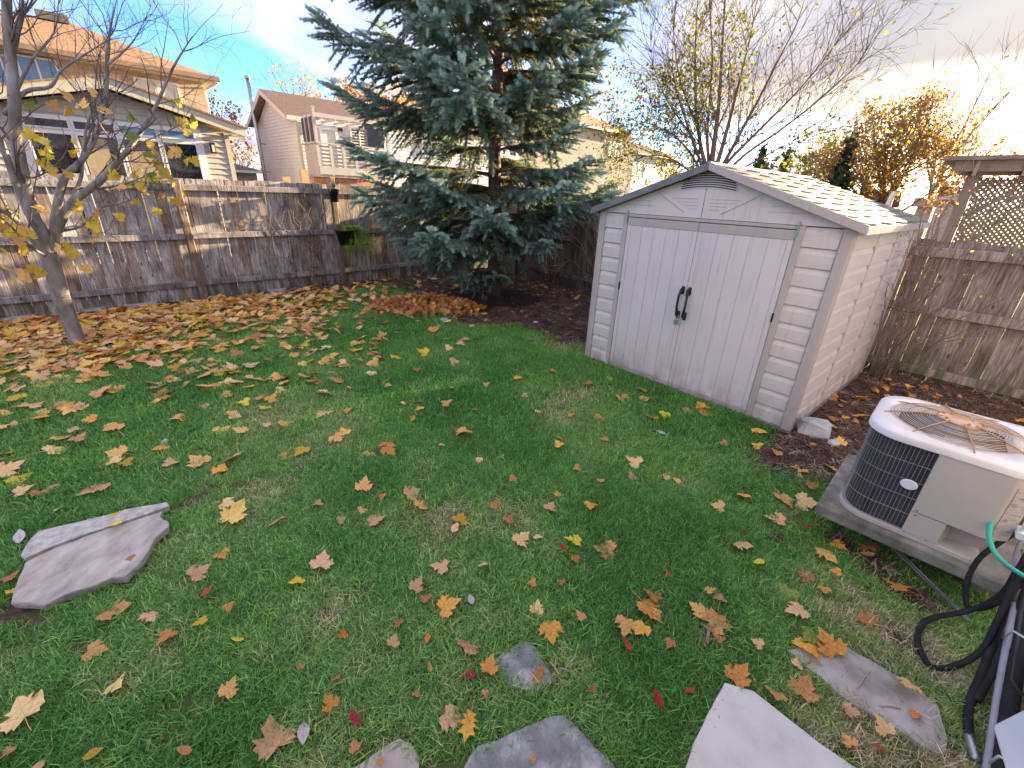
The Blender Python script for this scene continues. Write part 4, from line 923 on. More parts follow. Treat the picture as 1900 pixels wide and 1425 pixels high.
# --- house B: pale vinyl house with balcony
vH = 8.97+12.0; uB = PV(548, 217, vH)[0]
hB = hroot('vinyl_house', 'pale vinyl sided house with brown roof, balcony and pergola', uB, vH)
PINK = pm('pale_vinyl_siding', [(.55,.54,.58),(.61,.60,.64)], 2, bump=.1, rnd=.02)
PTR = pm('pale_trim', [(.52,.47,.42),(.58,.53,.48)], 3, bump=.1, rnd=.02)
def LB(x, y, v=vH): u, z = PV(x, y, v); return u-uB, z
def SB(x, y, u): v, z = PU(x, y, u); return v-vH, z
uo = uB-.35
pk = SB(480, 164, uo); ef = SB(529, 213, uo); eb = SB(455, 272, uo)
ezB = ef[1]; fy = ef[0]; ry = pk[0]; bzk = pk[1]; by2 = 2*ry-fy
Lb = LB(838, 250)[0]+5.0
zs = ezB-.18
mb = MB(); mb.prism([(0, 0, 0), (0, 0, zs+.1), (0, ry, bzk-.15), (0, by2-.35, zs+.1), (0, by2-.35, 0)], (Lb, 0, 0)); mb.build('house_wall', PINK, hB)
sid = MB(); lap(sid, 0, Lb, 0, zs+.02, 0, .13)
# gable end siding facing -x
z = 0; sg_ = (bzk-ezB)/(ry-fy)
while z < bzk-.3:
    zt = z+.13; ya = 0 if zt < zs else (zt-zs)/sg_+.05; yb = by2-.35-(0 if zt < zs else (zt-zs)/sg_+.05)
    if yb-ya < .1: break
    sid.poly([(-.018, yb, z), (-.018, ya, z), (-.004, ya, zt), (-.004, yb, zt)]); sid.poly([(0, yb, z), (0, ya, z), (-.018, ya, z), (-.018, yb, z)]); z = zt
tag(sid.build('lap_siding', PINK, hB), kind='stuff')
for (ya, yb) in ((fy, ry), (by2+.0, ry)):
    mb = MB(); mb.prism([(-.35, ya, ezB), (-.35, yb, bzk), (-.35, yb, bzk-.07), (-.35, ya, ezB-.07)], (Lb+.7, 0, 0)); mb.build('roof', ROOFB, hB)
    mb = MB(); mb.prism([(-.37, ya, ezB-.01), (-.37, yb, bzk-.01), (-.37, yb, bzk-.21), (-.37, ya, ezB-.19)], (.04, 0, 0)); mb.build('rake_board', PTR, hB)
    mb = MB(); mb.prism([(-.33, ya, ezB-.075), (-.33, yb, bzk-.075), (-.33, yb, bzk-.10), (-.33, ya, ezB-.10)], (.33, 0, 0)); mb.build('soffit', pm('brown_soffit', [(.20,.16,.16),(.24,.19,.19)], 4, rnd=0), hB)
hb('gutter', (-.33, Lb, fy-.12, fy+.002, ezB-.15, ezB), PTR, hB); hb('soffit', (-.3, Lb, fy, .0, ezB-.18, ezB-.15), PTR, hB)
hb('corner_board', (-.03, .09, -.035, -.019, 0, zs), PTR, hB); hb('corner_board', (-.035, -.019, -.03, .09, 0, zs), PTR, hB)
# chimney pipe: on the gable end, from the ground through the rake
cx_, cz_ = -.30, None
yb_ = SB(492, 330, uB-.30)[0]
mb = MB(); top = SB(458, 142, uB-.30)[1]
mb.tube([(-.30, yb_, 0), (-.30, yb_, top-.12)], .085, 10); mb.lathe([(.085, top-.12), (.13, top-.10), (.13, top+.02), (.0, top+.05)], 12, (-.30, yb_, 0)); mb.build('chimney_pipe', STEEL, hB, True)
for zz in (2.3, 3.5): hb('pipe_bracket', (-.32, 0, yb_-.02, yb_+.02, zz, zz+.05), STEEL, hB)
# balcony
vBal = vH-1.3; bxl = LB(588, 268, vBal)[0]; bxr = LB(720, 277, vBal)[0]; brz = LB(590, 266, vBal)[1]; bbz = LB(594, 322, vBal)[1]; ptz = LB(583, 200, vBal)[1]
bal = thing('balcony', None, None); bal.parent = hB
GW = pm('grey_painted_wood', [(.33,.30,.30),(.39,.355,.355)], 5, (1,1,.2), bump=.3, rnd=.06)
DLV = pm('dark_louvre', [(.055,.06,.08),(.085,.09,.11)], 6, rough=.6, bump=.1, rnd=.08)
def bb(name, b, m=GW, p=bal): return hb(name, b, m, p)
bb('deck', (bxl, bxr, -1.3, -.02, bbz-.12, bbz))
bb('fascia', (bxl-.02, bxr+.02, -1.345, -1.301, bbz-.02, bbz+.26)); bb('hand_rail', (bxl-.05, bxr+.05, -1.37, -1.24, brz, brz+.05)); bb('hand_rail', (bxl-.05, bxl+.08, -1.24, -.02, brz, brz+.05))
nb_ = 7
for k in range(nb_):
    xx = bxl+(bxr-bxl)*k/(nb_-1); bb('balcony_post', (xx-.045, xx+.045, -1.34, -1.25, bbz-.05, brz-.002))
nbd = 6; hz_ = (brz-bbz-.28)/nbd
for k in range(nbd):
    z0 = bbz+.26+k*hz_+.02; bb('balcony_board', (bxl, bxr, -1.30, -1.28, z0, z0+hz_*.62))
for k in range(8):
    yy = -1.22+k*.15; bb('balcony_board', (bxl-.01, bxl+.015, yy, yy+.135, bbz-.1, brz-.002))
for xx in (bxl, bxr): bb('tall_post', (xx-.05, xx+.05, -1.36, -1.25, brz, ptz)); 
bb('post_cap', (bxl-.07, bxl+.07, -1.38, -1.23, ptz, ptz+.05))
pbz = LB(588, 210, vBal)[1]
bb('pergola_beam', (bxl-.02, bxr+.1, -1.33, -1.28, pbz-.12, pbz+.02))
for k in range(6): xx = bxl+.25+(bxr-bxl-.4)*k/5; bb('pergola_rafter', (xx-.02, xx+.02, -1.5, -.05, pbz-.20, pbz-.12))
lz1 = LB(560, 222, vH)[1]
for k in range(17): zz = brz+.08+k*(pbz-brz-.2)/17; bb('louvre_slat', (bxl-.02, bxl+.02, -1.2, -.05, zz, zz+.07), DLV)
for k in range(2): yy = (-.85, -.42)[k]; bb('screen_post', (bxl-.05, bxl+.03, yy-.04, yy+.04, brz, pbz-.02))
sxl, sxr = LB(678, 250, vBal)[0], LB(712, 250, vBal)[0]
for k in range(15): zz = brz+.06+k*(pbz-brz-.16)/15; bb('louvre_slat', (sxl, sxr, -1.27, -1.245, zz, zz+.088), DLV)
a, z1 = LB(595, 240); b, _ = LB(620, 240); window(hB, a, b, bbz+.02, z1, -.03, BLIND, .07, 1, name='balcony_door')
a, z1 = LB(650, 237); b, z0 = LB(682, 272); z0 = LB(655, 274)[1]; window(hB, a, b, z0, z1, -.03, [pm('striped_blind', [(.05,.05,.06),(.05,.05,.06)], 3, rnd=0), _mats['striped_blind']], .05, 2)
f_ = None
for k in range(7): zz = z0+(z1-z0)*(k+.5)/7; hb('blind_slat', (a+.03, b-.03, -.062, -.058, zz, zz+.055), BLIND, hB)
lx, lz = LB(630, 241); hb('wall_lamp', (lx-.09, lx+.09, -.12, -.02, lz-.05, lz+.06), BLACKP, hB)
a, z1 = LB(783, 262); b, z0 = LB(815, 287); window(hB, a, b, z0-.1, z1, -.03, GLASSB, .06, 2)
# lower addition with warm orange wall under the balcony
hb('lower_wall', (bxl+.1, bxr, -.25, -.03, 0, bbz-.14), pm('warm_wall', [(.42,.24,.13),(.50,.30,.17)], 3, rnd=0), hB)
# yard things between fence and house B
tg = thing('garden_ornament', 'rusty star and arched wire ornament peeking over the fence below the balcony', 'ornament', G(*[PV(684, 330, 12.0)[0], 12.0], 0), ROTZ)
zt_ = PV(684, 335, 12.0)[1]; RST = pm('rust_orange', [(.40,.14,.07),(.55,.24,.12)], 7, rnd=0)
mb = MB()
for k in range(5):
    s_ = .34*math.cos(k*.5); mb.tube([(math.cos(t)*s_, k*.04, zt_-.12+math.sin(t)*.27) for t in np.linspace(0, math.pi, 9)], .012, 4)
mb.tube([(0, 0, 0), (0, 0, zt_+.2)], .012, 4); mb.build('wire_arch', RST, tg)
mb = MB(); st_ = [(math.sin(k*math.pi/5)*(.12 if k % 2 == 0 else .05), 0, zt_+.24+math.cos(k*math.pi/5)*(.12 if k % 2 == 0 else .05)) for k in range(10)]; mb.prism(st_, (0, .02, 0)); mb.build('star', RST, tg)
ua, zA_ = PV(632, 345, 11.5); ub, _ = PV(775, 345, 11.5); mb = MB(); mb.box(0, ub-ua, 0, 1.6, zA_-.05, zA_); mb.box(.1, ub-ua-.1, .1, 1.5, 0, zA_-.06); o = mb.build('patio_cover', WTRIM); o.location = G(ua, 11.5, 0); o.rotation_euler = (0, 0, ROTZ); tag(o, 'flat white cover just visible above the fence under the balcony', 'cover')
for (x, y, lb) in ((563, 315, 'sunlit wooden post end beyond the fence near the balcony'), (530, 328, 'short sunlit post end beyond the fence by the chimney pipe')):
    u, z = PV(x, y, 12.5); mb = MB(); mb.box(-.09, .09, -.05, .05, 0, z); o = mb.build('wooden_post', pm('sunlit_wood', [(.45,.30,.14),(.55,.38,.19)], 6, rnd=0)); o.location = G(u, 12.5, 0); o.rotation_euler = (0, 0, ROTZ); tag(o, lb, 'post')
# --- houses C, D and far roofs
def simple_house(name, label, px_r, px_l, eave, base_v, roof_px, wallm, roofm, wins=(), depth=8, over=.4, zb=-1):
    """front plane v=base_v from photo column px_l to px_r, eave heights from a photo point, hip roof to apex roof_px"""
    u1, ze = PV(px_r, eave, base_v); u0 = PV(px_l, eave, base_v)[0]; t = hroot(name, label, u0, base_v); w = u1-u0
    hb('wall', (0, w, 0, depth, zb, ze-.1), wallm, t)
    zr = PV(roof_px[0], roof_px[1], base_v+depth/2)[1]; xr_ = min(w-.3, max(.3, PV(roof_px[0], roof_px[1], base_v+depth/2)[0]-u0)); xl_ = w-xr_ if w-xr_ < xr_ else .5
    mb = MB(); P = [(-over, -over, ze), (w+over, -over, ze), (w+over, depth+over, ze), (-over, depth+over, ze), (min(xl_, xr_), depth/2, zr), (xr_, depth/2, zr)]
    mb.v += P; mb.f += [(0, 1, 5, 4), (1, 2, 5), (2, 3, 4, 5), (3, 0, 4), (3, 2, 1, 0)]; mb.build('roof', roofm, t)
    hb('gutter', (-over, w+over, -over-.1, -over, ze-.12, ze+.02), WTRIM, t)
    for (xa, xb, ya, yb, g) in wins:
        a, z1 = PV(xa, ya, base_v); b, z0 = PV(xb, yb, base_v); window(t, a-u0, b-u0, z0, z1, -.02, g, .07, 2)
    return t
TANB2 = brickmat('pale_tan_brick', (.42,.33,.27), (.54,.44,.37), (.50,.45,.41), .23, .085)
simple_house('brick_house', 'tan brick house with a reddish hip roof behind the spruce', 1172, 900, 252, 26, (1075, 205), TANB2, shinglemat('red_shingle', [(.34,.16,.11),(.42,.21,.14),(.46,.25,.18)]), ((1131, 1151, 265, 291, BLIND), (1118, 1144, 343, 362, GLASS)), 9)
simple_house('pale_house', 'small pale house with grey brown roof right of the tan brick house', 1262, 1176, 297, 30, (1190, 268), PINK, ROOFB, ((1175, 1192, 302, 326, BLIND),), 8)
u_, z_ = PV(445, 322, 34.0)
simple_house('far_house', 'far brown house showing a roof corner between the sage sunroom and the vinyl house', 475, 395, 318, 34, (436, 303), TANB2, ROOFB, (), 7)
simple_house('garden_shed', 'far dark roofed garden shed seen just over the vinyl shed roof', 1672, 1560, 357, 12.0, (1620, 352), TANB2, ROOFB, (), 3, .2) if False else None
def roofbox(name, label, x0, x1, ytop, ybot, D, m, wm, cat='shed'):
    a = PD(x0, ybot, D); b = PD(x1, ybot, D); c = (a+b)/2; w = (b-a).length; zt = PD((x0+x1)/2, ytop, D).z; ze = PD((x0+x1)/2, ybot, D).z
    t = thing(name, label, cat, Vector((c.x, c.y, 0)), math.atan2((b-a).y, (b-a).x)); hb('wall', (-w/2+.15, w/2-.15, .1, 2.6, -1, ze), wm, t)
    mb = MB(); mb.prism([(-w/2, 0, ze), (-w/2, 1.4, zt), (-w/2, 2.8, ze)], (w, 0, 0)); mb.build('roof', m, t); return t
roofbox('garden_shed', 'dark roofed neighbour shed just above the vinyl shed roof', 1582, 1668, 352, 384, 14, ROOFB, TANB2)
roofbox('garden_shed', 'far reddish roofed shed below the orange tree', 1690, 1745, 366, 384, 19, _mats.get('x', ROOFT), TANB2)
roofbox('far_house', 'far brown roof low on the horizon left of the gazebo', 1735, 1800, 345, 372, 32, ROOFB, TANB2, 'house')
a_ = thing('wooden_trestle', 'white wooden a-frame standing beyond the vinyl shed roof', 'a-frame', PD(1650, 380, 12.5)*1.0-Vector((0, 0, PD(1650, 380, 12.5).z)), .6)
zt_ = PD(1653, 356, 12.5).z; mb = MB(); mb.bar((0, 0, zt_), (-.32, 0, zt_-.75), .06, .06); mb.build('leg', WTRIM, a_); mb = MB(); mb.bar((0, 0, zt_), (.14, .02, zt_-.75), .06, .06); mb.build('leg', WTRIM, a_); hb('trestle_base', (-.5, .4, -.3, .3, 0, zt_-.74), GW, a_)
# --- gazebo with lattice
uG = 11.0; va, zG1 = PU(1772, 293, uG); vb = PU(1990, 290, uG)[0]; _, zG0 = PU(1900, 326, uG); vl = PU(1812, 330, uG)[0]; zl0 = PU(1860, 458, uG)[1]
gz = thing('gazebo', 'weathered cedar gazebo with lattice screen beyond the right fence', 'gazebo', G(uG, va, 0), math.atan2(-E2.y, -E2.x))
GZW = pm('cedar_wood', [(.20,.15,.12),(.27,.21,.17),(.31,.25,.21)], 6, (1,1,.3), bump=.4, rnd=.1)
Lg = va-vb
hb('roof_slab', (-.1, Lg, -.4, 3.0, zG1-.06, zG1), GZW, gz); hb('roof_beam', (.12, Lg, -.1, -.02, zG0, zG1-.065), GZW, gz); hb('roof_beam', (.05, Lg, -.3, -.22, zG1-.22, zG1-.062), GZW, gz)
for k in range(8): xx = .3+k*.55; hb('rafter', (xx, xx+.05, -.35, 2.8, zG0-.02, zG1-.066), GZW, gz)
gl = va-vl
for xx in (gl-.05, gl+1.35, gl+2.7): hb('post', (xx-.07, xx+.07, -.07, .07, 0, zG0), GZW, gz)
lat = MB(); z0, z1 = zl0-.5, zG0-.03; H_ = z1-z0; x0_, x1_ = gl+.03, gl+2.6; st_ = .078
k = -int(H_/st_)
while x0_+k*st_ < x1_:
    for sgn in (1, -1):
        if sgn == 1: a = Vector((x0_+k*st_, 0, z0)); b = a+Vector((H_, 0, H_))
        else: a = Vector((x0_+k*st_, 0.012, z1)); b = a+Vector((H_, 0, -H_))
        d = b-a; ta = max(0, (x0_-a.x)/d.x); tb = min(1, (x1_-a.x)/d.x)
        if tb > ta: lat.bar(a+d*ta, a+d*tb, .008, .038, (0, 1, 0)) if False else lat.prism([a+d*ta+Vector((0,0,-.025)), a+d*tb+Vector((0,0,-.025)), a+d*tb+Vector((0,0,.025)), a+d*ta+Vector((0,0,.025))], (0, .008, 0))
    k += 1
tag(lat.build('lattice', GZW, gz), kind='stuff')
um = thing('patio_umbrella', 'pale closed-edge patio umbrella top left of the gazebo', 'umbrella', PD(1785, 365, 13.5)*1.0-Vector((0, 0, PD(1785, 365, 13.5).z)))
zu = PD(1785, 362, 13.5).z; mb = MB(); mb.lathe([(0, zu+.02), (.42, zu-.06), (.42, zu-.09), (0, zu-.02)], 10); mb.build('canopy', WTRIM, um); mb = MB(); mb.tube([(0, 0, 0), (0, 0, zu)], .02, 6); mb.build('pole', GW, um)
# ------------------------------------------------------------ trees
def wander(p, d, L, n, jit, grav=0, up=0):
    pts = [p]; d = d.normalized()
    for k in range(n):
        d = (d + Vector((random.gauss(0, jit), random.gauss(0, jit), random.gauss(0, jit)+up-grav))).normalized(); p = p + d*L/n; pts.append(p)
    return pts, d
def branch(mb, p, d, L, r, depth, P, tips, twig=None):
    n = P.get('n', 5); pts, de = wander(p, d, L, n, P['jit'], P.get('grav', 0), P.get('up', 0))
    r1 = r*P.get('taper', .35); m = mb if (depth > 0 or twig is None) else twig
    m.tube(pts, [r+(r1-r)*k/n for k in range(n+1)], 5 if depth > 1 else 3 if depth < 1 else 4, False)
    if depth <= 0: tips.append((pts[-1], de)); tips.append((pts[n//2], de)); return
    for k in range(P['kids'][depth-1]):
        t = random.uniform(P.get('t0', .25), 1); i = min(n-1, int(t*n)); q = pts[i].lerp(pts[i+1], t*n-i); dd = (pts[i+1]-pts[i]).normalized()
        ax = dd.orthogonal().normalized(); ax.rotate(Matrix.Rotation(random.uniform(0, 6.28), 3, dd)); nd = dd.copy(); nd.rotate(Matrix.Rotation(random.uniform(*P['ang']), 3, ax))
        branch(mb, q, nd, L*random.uniform(*P['ratio']), max(P.get('rmin', .002), (r+(r1-r)*t)*.6), depth-1, P, tips, twig)
def maple_outline(k=0, lob=1.0):
    """five lobed leaf, stalk at the origin, tip along +y, unit width about 1"""
    rg = random.Random(k)
    half = [(0, 0), (.10, -.05), (.27, -.12), (.27, -.02), (.40, -.03), (.37, .08), (.52, .20), (.42, .24), (.46, .40), (.34, .37), (.24, .38), (.30, .58), (.20, .58), (.12, .70), (0, .90)]
    if k % 4 == 3: half = [(0, 0), (.06, .02), (.17, .0), (.12, .12), (.28, .17), (.12, .27), (.36, .42), (.14, .45), (.28, .66), (.10, .68), (.06, .86), (0, .98)]  # oak
    P = [(x*rg.uniform(.9, 1.08)*lob, y*rg.uniform(.95, 1.05)) for x, y in half]; P[0] = (0, 0); P[-1] = (0, half[-1][1])
    L = [(-x*rg.uniform(.9, 1.08), y*rg.uniform(.95, 1.05)) for x, y in P[1:-1]][::-1]
    return P + L
def leaf_mesh(name, k, curl, mat, petiole=True, oval=False):
    rg = random.Random(k*7+int(curl*100)); mb = MB()
    if oval: out = [(.0, 0), (.14, .12), (.22, .32), (.20, .55), (.10, .78), (0, .95), (-.10, .78), (-.20, .55), (-.22, .32), (-.14, .12)]
    else: out = maple_outline(k)
    ph = rg.uniform(0, 6.28)
    def zf(x, y): r2 = x*x+(y-.35)**2; return curl*(r2*1.1*math.cos(2*math.atan2(y-.35, x)+ph)+r2*.5) - abs(x)*.12*curl + .03*math.sin(9*x+ph)*math.cos(7*y)*min(1, curl*4)
    c = (0, .33); n = len(out); mb.v.append((c[0], c[1], zf(*c)-.02))
    for s_ in (.55, 1.0):
        for x, y in out: xx, yy = c[0]+(x-c[0])*s_, c[1]+(y-c[1])*s_; mb.v.append((xx, yy, zf(xx, yy)))
    for i in range(n): j = (i+1) % n; mb.f.append((0, 1+i, 1+j)); mb.f.append((1+i, 1+n+i, 1+n+j, 1+j))
    if petiole: mb.tube([(0, 0, 0), (.03, -.25, .05), (.0, -.55, .02)], .010, 3, False)
    me = mb.mesh(name); me.materials.append(mat); me.polygons.foreach_set('use_smooth', [True]*len(me.polygons)); return me
LM = dict(
  tan=leafmat('tan_leaf', [(.66,.36,.16),(.78,.47,.24),(.82,.56,.34)], .22), orange=leafmat('orange_leaf', [(.60,.20,.05),(.76,.32,.08),(.84,.44,.14)], .25),
  gold=leafmat('golden_leaf', [(.74,.33,.10),(.87,.47,.17),(.91,.58,.28)], .28), yellow=leafmat('yellow_leaf', [(.72,.42,.05),(.82,.56,.08),(.74,.60,.12)], .38),
  brown=leafmat('brown_leaf', [(.34,.12,.04),(.50,.21,.08),(.58,.30,.14)], .15), red=leafmat('red_leaf', [(.30,.015,.03),(.48,.03,.05),(.55,.10,.10)], .25),
  pink=leafmat('pinkish_leaf', [(.68,.36,.20),(.80,.48,.29),(.84,.58,.40)], .2), green=leafmat('green_leaf', [(.16,.24,.05),(.30,.38,.08),(.46,.46,.12)], .35), white=leafmat('whitish_leaf', [(.52,.46,.52),(.66,.60,.64)], .15))
CN = dict(tan='pale tan', orange='orange', gold='golden orange', yellow='yellow', brown='rusty brown', red='crimson', pink='pinkish tan', green='yellow green', white='whitish')
LMESH = {}
def lmesh(c, k):
    key = (c, k)
    if key not in LMESH:
        kk = k % 6; LMESH[key] = leaf_mesh('leaf_shape', kk if kk < 4 else 9+kk, (.10, .25, .45, .3, .3, .18)[kk], LM[c], True, kk == 4)
    return LMESH[key]
# -- maple on the left: trunk and limbs laid out where the photo has them
BARK = pm('maple_bark', [(.12,.11,.085),(.26,.23,.21),(.40,.37,.345)], 11, (1,1,.28), rough=.9, bump=1.0, bscale=38, dist=.012, rnd=0, detail=8)
BARKG = BARK
mp = thing('maple_tree', 'young grey maple with bare twigs and a few yellow leaves by the left fence', 'tree', PG(147, 642), 0)
MD = 7.05; mo = mp.location.copy()
def ML(x, y, D=MD): return PD(x, y, D)-Vector((mo.x, mo.y, 0))
def smooth_path(P, sub=4):
    Q = [P[0]*2-P[1]]+P+[P[-1]*2-P[-2]]; out = []
    for i in range(1, len(Q)-2):
        a, b, c, d = Q[i-1:i+3]
        for k in range(sub): t = k/sub; out.append(.5*((2*b)+(c-a)*t+(2*a-5*b+4*c-d)*t*t+(-a+3*b-3*c+d)*t**3))
    out.append(Q[-2]); return out
MT = []; maple_tips = []
tr = smooth_path([ML(150, 655), ML(147, 640), ML(131, 600), ML(114, 552), ML(100, 505), ML(90, 470)]); mb = MB(); n = len(tr)
mb.tube(tr, [.115 if k == 0 else .155-.06*min(1, k/5)-.012*k/n for k in range(n)] if False else [(.135, .105, .090, .083, .079)[k] if k < 5 else .076 for k in range(n)], 12); mb.build('trunk', BARK, mp, True)
limbs = [  # (points px, D at end, r0, r1)
 ([(92,478),(77,430),(61,400),(44,334),(31,258),(26,179),(20,107),(14,48),(12,-30)], 6.9, .068, .035, .35),
 ([(93,470),(112,410),(140,370),(165,352),(202,318),(236,279),(280,215),(320,128),(357,67)], 6.6, .058, .010, .9),
 ([(98,462),(103,400),(120,330),(150,300),(178,250),(196,180),(199,101),(206,45),(219,-10)], 7.3, .048, .010, .8),
 ([(85,470),(50,430),(20,400),(-20,380)], 6.8, .04, .02, .8),
 ([(55,400),(30,340),(12,290),(-12,230),(-25,180)], 6.7, .04, .02, .8),
 ([(8,212),(48,170),(93,161),(115,129),(167,95),(205,70)], 6.5, .026, .006, .9),
 ([(20,107),(30,75),(36,40),(43,-10)], 6.8, .028, .014, .6),
 ([(130,378),(150,330),(153,290),(160,240),(175,190),(180,120),(196,60)], 7.4, .022, .005, .9),
 ([(105,430),(150,420),(190,385),(240,372),(285,340)], 6.5, .016, .004, 1),
 ([(95,480),(60,460),(20,420),(-10,395)], 6.5, .018, .006, 1),
 ([(165,352),(215,345),(262,330),(318,300)], 6.3, .014, .004, 1),
 ([(236,279),(270,262),(318,240),(372,212)], 6.4, .014, .004, 1),
 ([(98,440),(130,420),(170,425),(215,440)], 6.6, .010, .003, 1),
 ([(30,300),(60,330),(110,300),(130,262)], 6.6, .014, .004, 1),
 ([(200,120),(240,85),(262,50),(285,0)], 7.5, .012, .004, 1),
 ([(26,179),(60,110),(100,60),(110,-10)], 7.2, .018, .006, 1),
]
tw = MB()
for pl, De, r0, r1, dn in limbs:
    k = len(pl); pts = smooth_path([ML(x, y, MD+(De-MD)*i/(k-1)) for i, (x, y) in enumerate(pl)], 4); m = len(pts)
    mb = MB(); mb.tube(pts, [max(r1*.3, r0*(1-i/(m-1))**.85*(.82 if r1 < .02 else .45)+(r1*.35 if r1 < .02 else r1*.9)) for i in range(m)], 8); mb.build('limb', BARK, mp, True)
    PP = dict(jit=.14, kids=[3, 3], ang=(.5, 1.0), ratio=(.35, .65), up=.05, taper=.4, rmin=.0016, n=5)
    L = sum((b-a).length for a, b in zip(pts, pts[1:]))
    for q in range(int(L*8*dn)+2):
        i = random.randrange(m//3, m-1); d = (pts[i+1]-pts[i]).normalized(); ax = d.orthogonal(); ax.rotate(Matrix.Rotation(random.uniform(0, 6.28), 3, d)); nd = d.copy(); nd.rotate(Matrix.Rotation(random.uniform(.5, 1.1), 3, ax)); nd.z += .15
        branch(tw, pts[i], nd, random.uniform(.3, .75), max(.0035, .3*(r0+(r1-r0)*i/m)), random.choice((1, 1, 2)), PP, maple_tips)
tag(tw.build('twigs', TWIG_M if False else pm('maple_twig', [(.13,.095,.095),(.20,.155,.15)], 8, rough=.8, bump=.2, rnd=0), mp), kind='stuff')
mleaf = [(75,260),(83,290),(78,308),(65,265),(92,268),(60,258),(133,185),(95,200),(52,198),(150,200),(128,212),(140,268),(142,285),(105,320),(135,328),(178,175),(193,210),(207,207),(160,208),(245,225),(330,195),(345,232),(358,240),(352,250),(362,228),(340,235),(330,275),(283,272),(290,285),(275,292),(278,300),(335,285),(322,290),(345,305),(358,303),(220,312),(218,345),(205,325),(212,333),(235,345),(258,322),(250,330),(265,318),(272,340),(260,350),(285,328),(295,335),(252,378),(300,320),(310,325),(318,333),(300,365),(272,360),(290,345),(322,345),(340,360),(295,398),(325,378),(230,405),(155,378),(148,392),(150,410),(165,412),(175,418),(180,405),(170,425),(182,437),(175,450),(155,503),(110,465),(128,465),(142,475),(12,410),(25,432),(40,438),(30,452),(45,465),(38,448),(20,440),(50,430),(55,440),(18,500),(35,512),(62,505),(28,525),(48,520),(75,515),(60,500),(8,425),(15,470),(40,470),(80,395),(82,390),(28,392),(248,258),(225,300),(290,310)]
for i, (x, y) in enumerate(mleaf):
    D = random.uniform(6.35, 6.9); c = random.choice(('yellow', 'yellow', 'yellow', 'gold', 'green')) if y < 380 else random.choice(('gold', 'yellow', 'yellow'))
    P = ML(x, y, D); o = inst('leaf', lmesh(c, random.choice((0, 1, 2, 5))), mp, P, (random.gauss(R(110), .6), random.uniform(-.9, .9), random.uniform(-1.6, 1.6)), (1,)*3)
    s_ = random.uniform(.09, .145); o.scale = (s_, s_, s_)
# -- blue spruce
SBARK = pm('spruce_bark', [(.075,.045,.038),(.13,.08,.065),(.19,.125,.10)], 9, (1,1,.4), rough=.95, bump=1, bscale=60, dist=.01, rnd=0)
sp = thing('spruce_tree', 'tall blue spruce with drooping layered boughs in the middle of the yard', 'tree', SPR, 0)
ST_H = 8.6
mb = MB(); pts = [Vector((.02*math.sin(k), .02*math.cos(k*1.7), -.05+ST_H*k/16)) for k in range(17)]
mb.tube(pts, [.15 if k == 0 else .125*(1-k/17)+.012 for k in range(17)], 10); mb.build('trunk', SBARK, sp, True)
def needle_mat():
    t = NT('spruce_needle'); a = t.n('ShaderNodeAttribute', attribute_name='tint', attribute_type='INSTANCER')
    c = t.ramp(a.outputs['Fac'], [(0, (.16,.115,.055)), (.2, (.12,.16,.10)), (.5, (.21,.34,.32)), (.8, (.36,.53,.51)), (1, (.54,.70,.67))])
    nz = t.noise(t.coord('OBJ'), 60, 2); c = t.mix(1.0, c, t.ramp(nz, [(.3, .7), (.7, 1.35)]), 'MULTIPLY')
    return t.principled(c, .6, 0, .3, None, .32, t.mix(.35, c, (.60, .52, .10)))  # yellow mixed into the transmitted colour for a golden sunlit glow
NEED = needle_mat()
def shoot(L, r, nn, seed, fwd=.7):
    rg = random.Random(seed); mb = MB()
    mb.tube([(0, 0, 0), (L*.5, 0, .004), (L, 0, 0)], [.0028, .0022, .0012], 3, False)
    for k in range(nn):
        t = (k+rg.random())/nn; x = L*t; a = rg.uniform(0, 6.28); rr = r*rg.uniform(.8, 1.1)*(1-.25*t); f = fwd*rg.uniform(.6, 1.3)
        dirv = Vector((f, math.cos(a), math.sin(a)+.25)).normalized(); b = Vector((x, 0, 0)); sd = dirv.cross(Vector((1, 0, 0))).normalized()*.0024; tip = b+dirv*rr*1.15
        i = len(mb.v); mb.v += [tuple(b-sd), tuple(b+sd), tuple(tip)]; mb.f.append((i, i+1, i+2))
    for k in range(7):
        a = rg.uniform(0, 6.28); d = Vector((1.4, math.cos(a)*.6, math.sin(a)*.6)).normalized(); b = Vector((L*.97, 0, 0)); sd = d.orthogonal().normalized()*.0016; i = len(mb.v); mb.v += [tuple(b-sd), tuple(b+sd), tuple(b+d*r)]; mb.f.append((i, i+1, i+2))
    return mb
